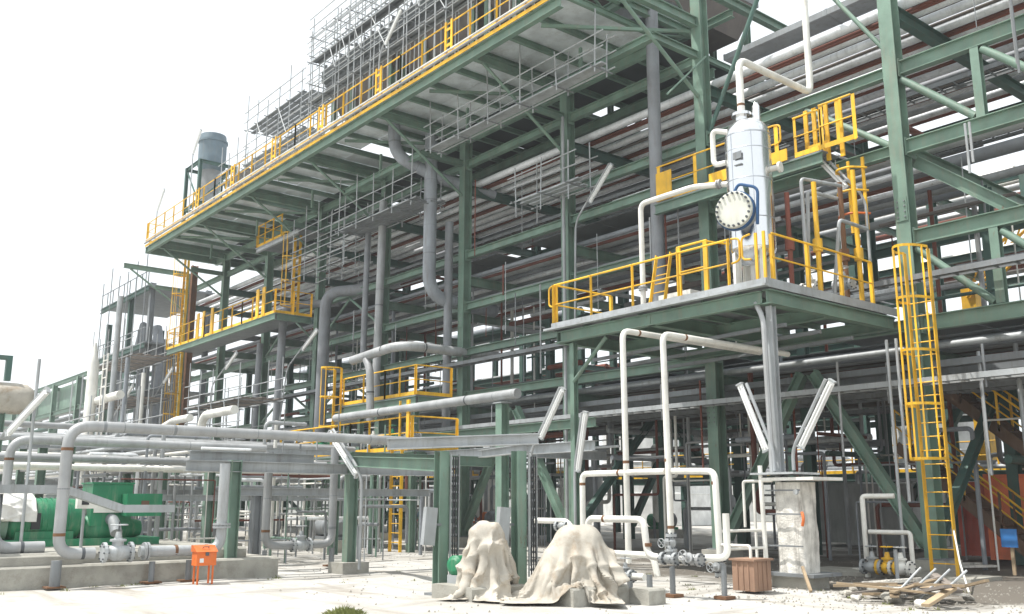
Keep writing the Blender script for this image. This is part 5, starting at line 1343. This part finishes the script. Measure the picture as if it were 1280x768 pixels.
flight(-12.6, 4.9, -9.0, 1.8)
obj('landing', G().box((-12.6, 24.75, 4.85), (-14.4, 25.65, 4.95)), 'stair_brown', t)
def tank(label, x, y, r, h, mat='tank_white', group=None):
    t = thing('storage_tank', label, 'tank', (x, y, 0), group)
    obj('shell', G().lathe([(r, 0), (r, h)], (x, y, 0), n=40), mat, t)
    obj('roof', G().lathe([(r+.06, h+.004), (r+.06, h+.1), (r*.6, h+.45), (.3, h+.65)], (x, y, 0), n=40), mat, t)
    for z in (h*.33, h*.66):
        obj('wind_girder', G().lathe([(r+.03, z-.04), (r+.06, z), (r+.03, z+.04)], (x, y, 0), n=40), mat, t)
tank('big white storage tank behind the caged ladder', -22.8, 45.5, 2.2, 6.0)
tank('white storage tank far behind the middle of the rack', -47, 52, 4, 6.5)
tank('pale storage tank behind the left half of the rack', -70, 50, 5, 8)
def bgframe(label, x0, x1, y0, y1, levels, nx, group='steel frames behind the rack'):
    t = thing('steel_structure', label, 'steel frame', (x0, y0, 0), group)
    for i in range(nx+1):
        x = x0 + (x1-x0)*i/nx
        for y in (y0, y1):
            obj('column', G().ibeam((x, y, 0), (x, y, levels[-1]+.2), .3, .3, .025, up=(0,1,0)), 'green_dark', t)
        for z in levels:
            obj('cross_beam', G().ibeam((x, y0, z), (x, y1, z), .28, .18, .02), 'green_dark', t)
    for z in levels:
        for y in (y0, y1):
            obj('beam', G().ibeam((x0, y, z), (x1, y, z), .28, .18, .02), 'green_dark', t)
        for j in range(6):
            yy = y0 + .5 + j*(y1-y0-1)/5; r = rnd.choice([.1, .16, .22])
            obj('pipe_run', G().tube([(x0-.5, yy, z+.15+r), (x1+.5, yy, z+.15+r)], r, 10), rnd.choice(['pipe_grey','pipe_white','pipe_dull','primer','galv']), t)
    rail(t, [(x0, y0, levels[0]+.15), (x1, y0, levels[0]+.15)], 1.1, 2.0, toe=True)
    return t
bgframe('green steel frame with pipes standing behind the right half of the rack', -14, -36, 36.5, 42, [2.6, 5.2, 8.2, 11.0, 13.8], 6)
bgframe('green steel frame with pipes standing behind the left half of the rack', -38, -74, 36, 42, [3.0, 6.0, 9.0, 12.0], 7)
bgframe('green steel frame at the far right behind the stairs', 2, -11, 36, 41, [3.4, 6.5], 3)
for i in range(26):
    x = rnd.uniform(-14, -60); y = rnd.uniform(31.5, 36)
    if i % 3 == 0:
        pumpset(x, y, rnd.choice(['machine_green','galv_dark','orange','blue']), f"small pump with its motor behind the rack, {bayname(x)}", 'small pumps behind the rack')
    else:
        r = rnd.choice([.25, .35, .5]); h = rnd.uniform(1.6, 4.2)
        t = thing('small_vessel', f"{'slim' if r < .3 else 'stout' if r > .45 else 'medium'} {'tall' if h > 3 else 'low'} vessel on legs behind the rack, {bayname(x)}", 'vessel', (x, y, 0), 'small vessels behind the rack')
        obj('shell', G().lathe([(.1, .7), (r, .95), (r, h), (r*.7, h+r*.4), (.1, h+r*.5)], (x, y, 0), n=18), rnd.choice(['pipe_white','pipe_grey','galv','cabinet_grey','pipe_white']), t)
        for a in range(3):
            c, s_ = math.cos(a*2.1), math.sin(a*2.1)
            obj('leg', G().bar((x+c*r*.8, y+s_*r*.8, 0), (x+c*r*.8, y+s_*r*.8, 1.1), .08, .08), 'galv_dark', t)
        obj('top_pipe', G().tube([(x, y, h), (x, y, h+1.0), (x+1.2, y, h+1.0)], .08, 10, .2), 'pipe_grey', t)
# long boundary wall and sheds far behind
for i, (x0, x1, y, h) in enumerate(((20, -40, 62, 3.2), (-45, -100, 66, 5.0), (-110, -190, 60, 4.5))):
    t = thing('far_shed', f"long low shed far behind the plant, {ORD[i]} from the right", 'shed', (x0, y, 0), 'far sheds')
    obj('wall', G().box((x0, y, 0), (x1, y+8, h)), 'cabinet_grey', t)
    obj('roof', G().add([(x0+.3,y-.3,h),(x1-.3,y-.3,h),(x1-.3,y+8.3,h),(x0+.3,y+8.3,h),(x0+.3,y+4,h+1.4),(x1-.3,y+4,h+1.4)], [(0,1,5,4),(2,3,4,5),(1,2,5),(3,0,4),(3,2,1,0)]), 'galv', t)
# yellow crane-like conveyor seen through the rack at right
t = thing('yellow_lattice', 'yellow lattice boom showing through the rack at the right', 'crane boom', (-12, 40, 8))
a, b = Vector((-18, 40, 10.5)), Vector((-9.0, 40, 17.5))
for s in ((0,.4,.4), (0,-.4,.4), (0,.4,-.4), (0,-.4,-.4)):
    obj('chord', G().tube([a+Vector(s), b+Vector(s)], .07, 8), 'yellow', t)
for k in range(14):
    p, q = a.lerp(b, k/14), a.lerp(b, (k+1)/14)
    obj('lacing', G().tube([p+Vector((0,-.4,-.4)), q+Vector((0,-.4,.4))], .04, 6), 'yellow', t)
    obj('lacing', G().tube([p+Vector((0,-.4,-.4)), p+Vector((0,.4,-.4))], .04, 6), 'yellow', t)
obj('mast', G().bar((-18, 40, 0), (-18, 40, 10.5), .6, .6), 'yellow', t)

# ------------------------------------------------------------------ right foreground: pipes, debris, sign
for i, (x, y, z0, z1) in enumerate(((-10.95, 19.9, 0, 5.2), (-10.72, 19.9, 1.6, 5.2))):
    o = obj('thin_riser', G().tube([(x, y, z1), (x, y, z0)], .035, 8), 'galv', loc=(x, y, 0)); tag(o, 'thin galvanised riser left of the caged ladder, ' + ['the longer one', 'the shorter one'][i], 'pipe')
pipe('ground_pipe', 'white bent pipe standing out of the ground left of the caged ladder', [(-11.6, 19.5, -.1), (-11.6, 19.5, 1.72), (-10.95, 19.7, 1.72)], .055, 'pipe_white', .08)
pipe('ground_pipe', 'white bent pipe joining the ground pipes left of the caged ladder', [(-11.5, 19.5, .95), (-10.6, 19.6, .95), (-10.6, 19.6, .1)], .05, 'pipe_white', .08)
for i, x in enumerate((-11.35, -11.0, -10.7)):
    valve(f"muddy ground valve left of the caged ladder, {ORD[i]} from the left", (x, 19.3, .22), (1,0,0), .09, mat=['galv','yellow','pipe_white'][i], group='ground valves by the caged ladder')
o = obj('marker_post', G().tube([(-10.3, 18.4, 0), (-10.3, 18.4, .65)], .04, 10), 'galv', loc=(-10.3, 18.4, 0)); tag(o, 'short grey marker post in front of the ground valves', 'post')
t = thing('site_sign', 'small blue sign on a short post at the right edge', 'sign', (-9.7, 22.3, 0))
obj('post', G().bar((-9.7, 22.3, 0), (-9.7, 22.3, .65), .07, .05), 'wood', t)
obj('panel', G().box((-9.9, 22.24, .6), (-9.55, 22.27, 1.0)), 'sign_blue', t)
o = obj('guy_rope', G().tube([(-9.9, 20.1, 1.0), (-9.0, 18.4, .45), (-8.3, 17.2, .02)], .018, 6), 'pipe_white', loc=(-8.3, 17.2, 0)); tag(o, 'thin white rope from the ladder foot to the ground', 'rope')
# fireproofing slab / ground pads
o = obj('ground_slab', G().box((-13.5, 19.6, -.1), (-9.4, 21.0, .06)), 'concrete'); tag(o, 'flat concrete pad under the caged ladder', 'pad')
# debris heap of planks, rods and broken concrete
gd = 'debris heap at the lower right'
for i in range(26):
    x, y = -8.3 + rnd.uniform(-.9, .8), 15.4 + rnd.uniform(-.7, .8)
    L = rnd.uniform(.5, 1.5); a = rnd.uniform(-.5, .9) + (1.57 if rnd.random() < .25 else 0); z = rnd.uniform(.05, .3)
    d = Vector((math.cos(a), math.sin(a), rnd.uniform(-.12, .3)))
    p = Vector((x, y, z)) - d*L/2; q = Vector((x, y, z)) + d*L/2
    p.z = max(p.z, .04); q.z = max(q.z, .04)
    mt = rnd.choice(['wood','wood','board','board','cement_dirty'])
    o = obj('timber', G().bar(p, q, rnd.uniform(.05, .16), rnd.uniform(.025, .06)), mt, loc=(x, y, 0))
    tag(o, f"{'long' if L > 1.1 else 'short' if L < .75 else 'middling'} {dict(wood='brown', board='dark', pipe_white='white', cement_dirty='cement-caked')[mt]} piece of timber in the debris heap", 'timber', gd)
for i, (x, a) in enumerate(((-8.4, .9), (-8.15, .95), (-7.9, .85), (-8.6, 1.1))):
    d = Vector((math.cos(a)*.55, math.sin(a)*.55, .45))
    o = obj('pipe_offcut', G().tube([(x, 15.2, .06), Vector((x, 15.2, .06))+d], .02, 8), 'galv', loc=(x, 15.2, 0)); tag(o, f"pale rod sticking up from the debris heap, {ORD[i]} of four", 'rod', 'rods in the debris heap')
def lump(name, label, x, y, r, mat, sq=.6, group=None, cat='stone'):
    ph = rnd.uniform(0, 6)
    def f(i, j):
        th, a = math.pi*j/6, 2*math.pi*i/9
        w = r*(1 + .25*math.sin(3*a+ph)*math.sin(2*th) + .15*math.sin(5*a-ph))
        return (x + w*math.sin(th)*math.cos(a), y + w*math.sin(th)*math.sin(a), max(-.02, r*.3 + w*sq*math.cos(th)))
    o = obj(name, G().grid(f, 10, 7, False), mat, loc=(x, y, 0)); return tag(o, label, cat, group)
for i in range(14):
    lump('rubble', 'broken lump of concrete around the debris heap', -8.6 + rnd.uniform(-1.4, 1.4), 15.6 + rnd.uniform(-1, 1.2), rnd.uniform(.05, .17), rnd.choice(['concrete','cement_dirty','stone']), group='rubble around the debris heap', cat='rubble')
for i, (x0, y0, x1, y1) in enumerate(((-9.6, 16.9, -8.7, 17.2), (-9.3, 16.1, -8.9, 17.0), (-12.5, 20.5, -10.9, 24), (-13.2, 22.2, -11.5, 24.8))):
    o = obj('plank', G().bar((x0, y0, .06), (x1, y1, .07), .22, .05), 'wood' if i < 2 else 'cement_dirty', loc=(x0, y0, 0)); tag(o, f"pale plank lying on the ground right of the wrapped column, {ORD[i]} nearest", 'plank', 'planks on the ground')
# pebbles and crumbs on the dusty ground
g = G()
for i in range(2600):
    if i < 1500: x, y = rnd.uniform(-30, -5), rnd.uniform(8, 24)
    else: x, y = rnd.uniform(-12.5, -6.5), rnd.uniform(13.2, 20)
    r = rnd.uniform(.008, .03) * (1.5 if rnd.random() < .06 else 1); z = gz(x, y) - .03
    v = [(x + r*rnd.uniform(.7, 1.3)*c, y + r*rnd.uniform(.7, 1.3)*s_, z) for c, s_ in ((1,0),(0,1),(-1,0),(0,-1))] + [(x + r*.2, y, z + r*rnd.uniform(.7, 1.4))]
    g.add(v, [(0,1,4),(1,2,4),(2,3,4),(3,0,4)])
o = obj('gravel', g, 'stone'); o['kind'] = 'stuff'; o['label'] = 'scattered pebbles and crumbs on the dusty ground'; o['category'] = 'gravel'
# weeds: a tuft at the bottom edge and sparse dry ones by the kerb and the debris
g = G()
def tuft(cx, cy, rad, n, hmax):
    for i in range(n):
        a = rnd.uniform(0, 6.28); d = rnd.random()**.6*rad; x, y = cx + d*math.cos(a), cy + d*math.sin(a)
        h = max(.015, rnd.uniform(.3, 1)*hmax*(1.2 - d/rad)); l = rnd.uniform(-.4, .4)*hmax; m_ = rnd.uniform(-.4, .4)*hmax
        zb = gz(x, y) - .035
        g.add([(x-.006, y-.005, zb), (x+.006, y+.005, zb), (x+l*.4+.004, y+m_*.4, zb+h*.7), (x+l, y+m_, zb+h)], [(0,1,2), (0,2,3)])
tuft(-12.85, 7.3, .34, 520, .15)
for i in range(46):
    k = i % 3
    cx, cy = ((rnd.uniform(-19.9, -19.2), rnd.uniform(2, 9.5)), (rnd.uniform(-10.5, -7), rnd.uniform(14, 18)), (rnd.uniform(-20, -12), rnd.uniform(8.5, 17)))[k]
    tuft(cx, cy, rnd.uniform(.05, .14), rnd.randint(10, 30), rnd.uniform(.04, .11))
o = obj('grass', g, 'leaf'); o['kind'] = 'stuff'; o['label'] = 'sparse dry weeds, with one tuft at the bottom edge of the picture'; o['category'] = 'grass'
# ------------------------------------------------------------------ thin dusty air
hz = obj('haze', G().box((-2010, -2010, -1.0), (2010, 2010, 26)), 'leaf')
hz['kind'] = 'stuff'; hz['label'] = 'thin pale dusty haze filling the air of the plant'; hz['category'] = 'haze'
hm = bpy.data.materials.new('haze_air'); hm.use_nodes = True
hn, hl = hm.node_tree.nodes, hm.node_tree.links
hn.remove(hn['Principled BSDF'])
pv = hn.new('ShaderNodeVolumePrincipled')
pv.inputs['Color'].default_value = (0.9, 0.94, 0.97, 1)
pv.inputs['Density'].default_value = 0.0010
hl.new(pv.outputs[0], hn['Material Output'].inputs['Volume'])
hz.data.materials.clear(); hz.data.materials.append(hm)

# things that share a label are told apart by their place in the picture, counted from the left
RV = Vector((math.sin(R(39.184)), math.cos(R(39.184)), 0)); FV = Vector((-math.cos(R(39.184)), math.sin(R(39.184)), 0))
same = {}
for o in bpy.data.objects:
    if o.parent is None and o.get('label') and o.get('group'):
        same.setdefault(o['label'], []).append(o)
for lab, os_ in same.items():
    if 1 < len(os_) <= 20:
        os_.sort(key=lambda o: o.location.dot(RV) / max(1, o.location.dot(FV)))
        for i, o in enumerate(os_):
            new = f"{lab}, {ORD[i]} from left"
            if len(new.split()) <= 16: o['label'] = new
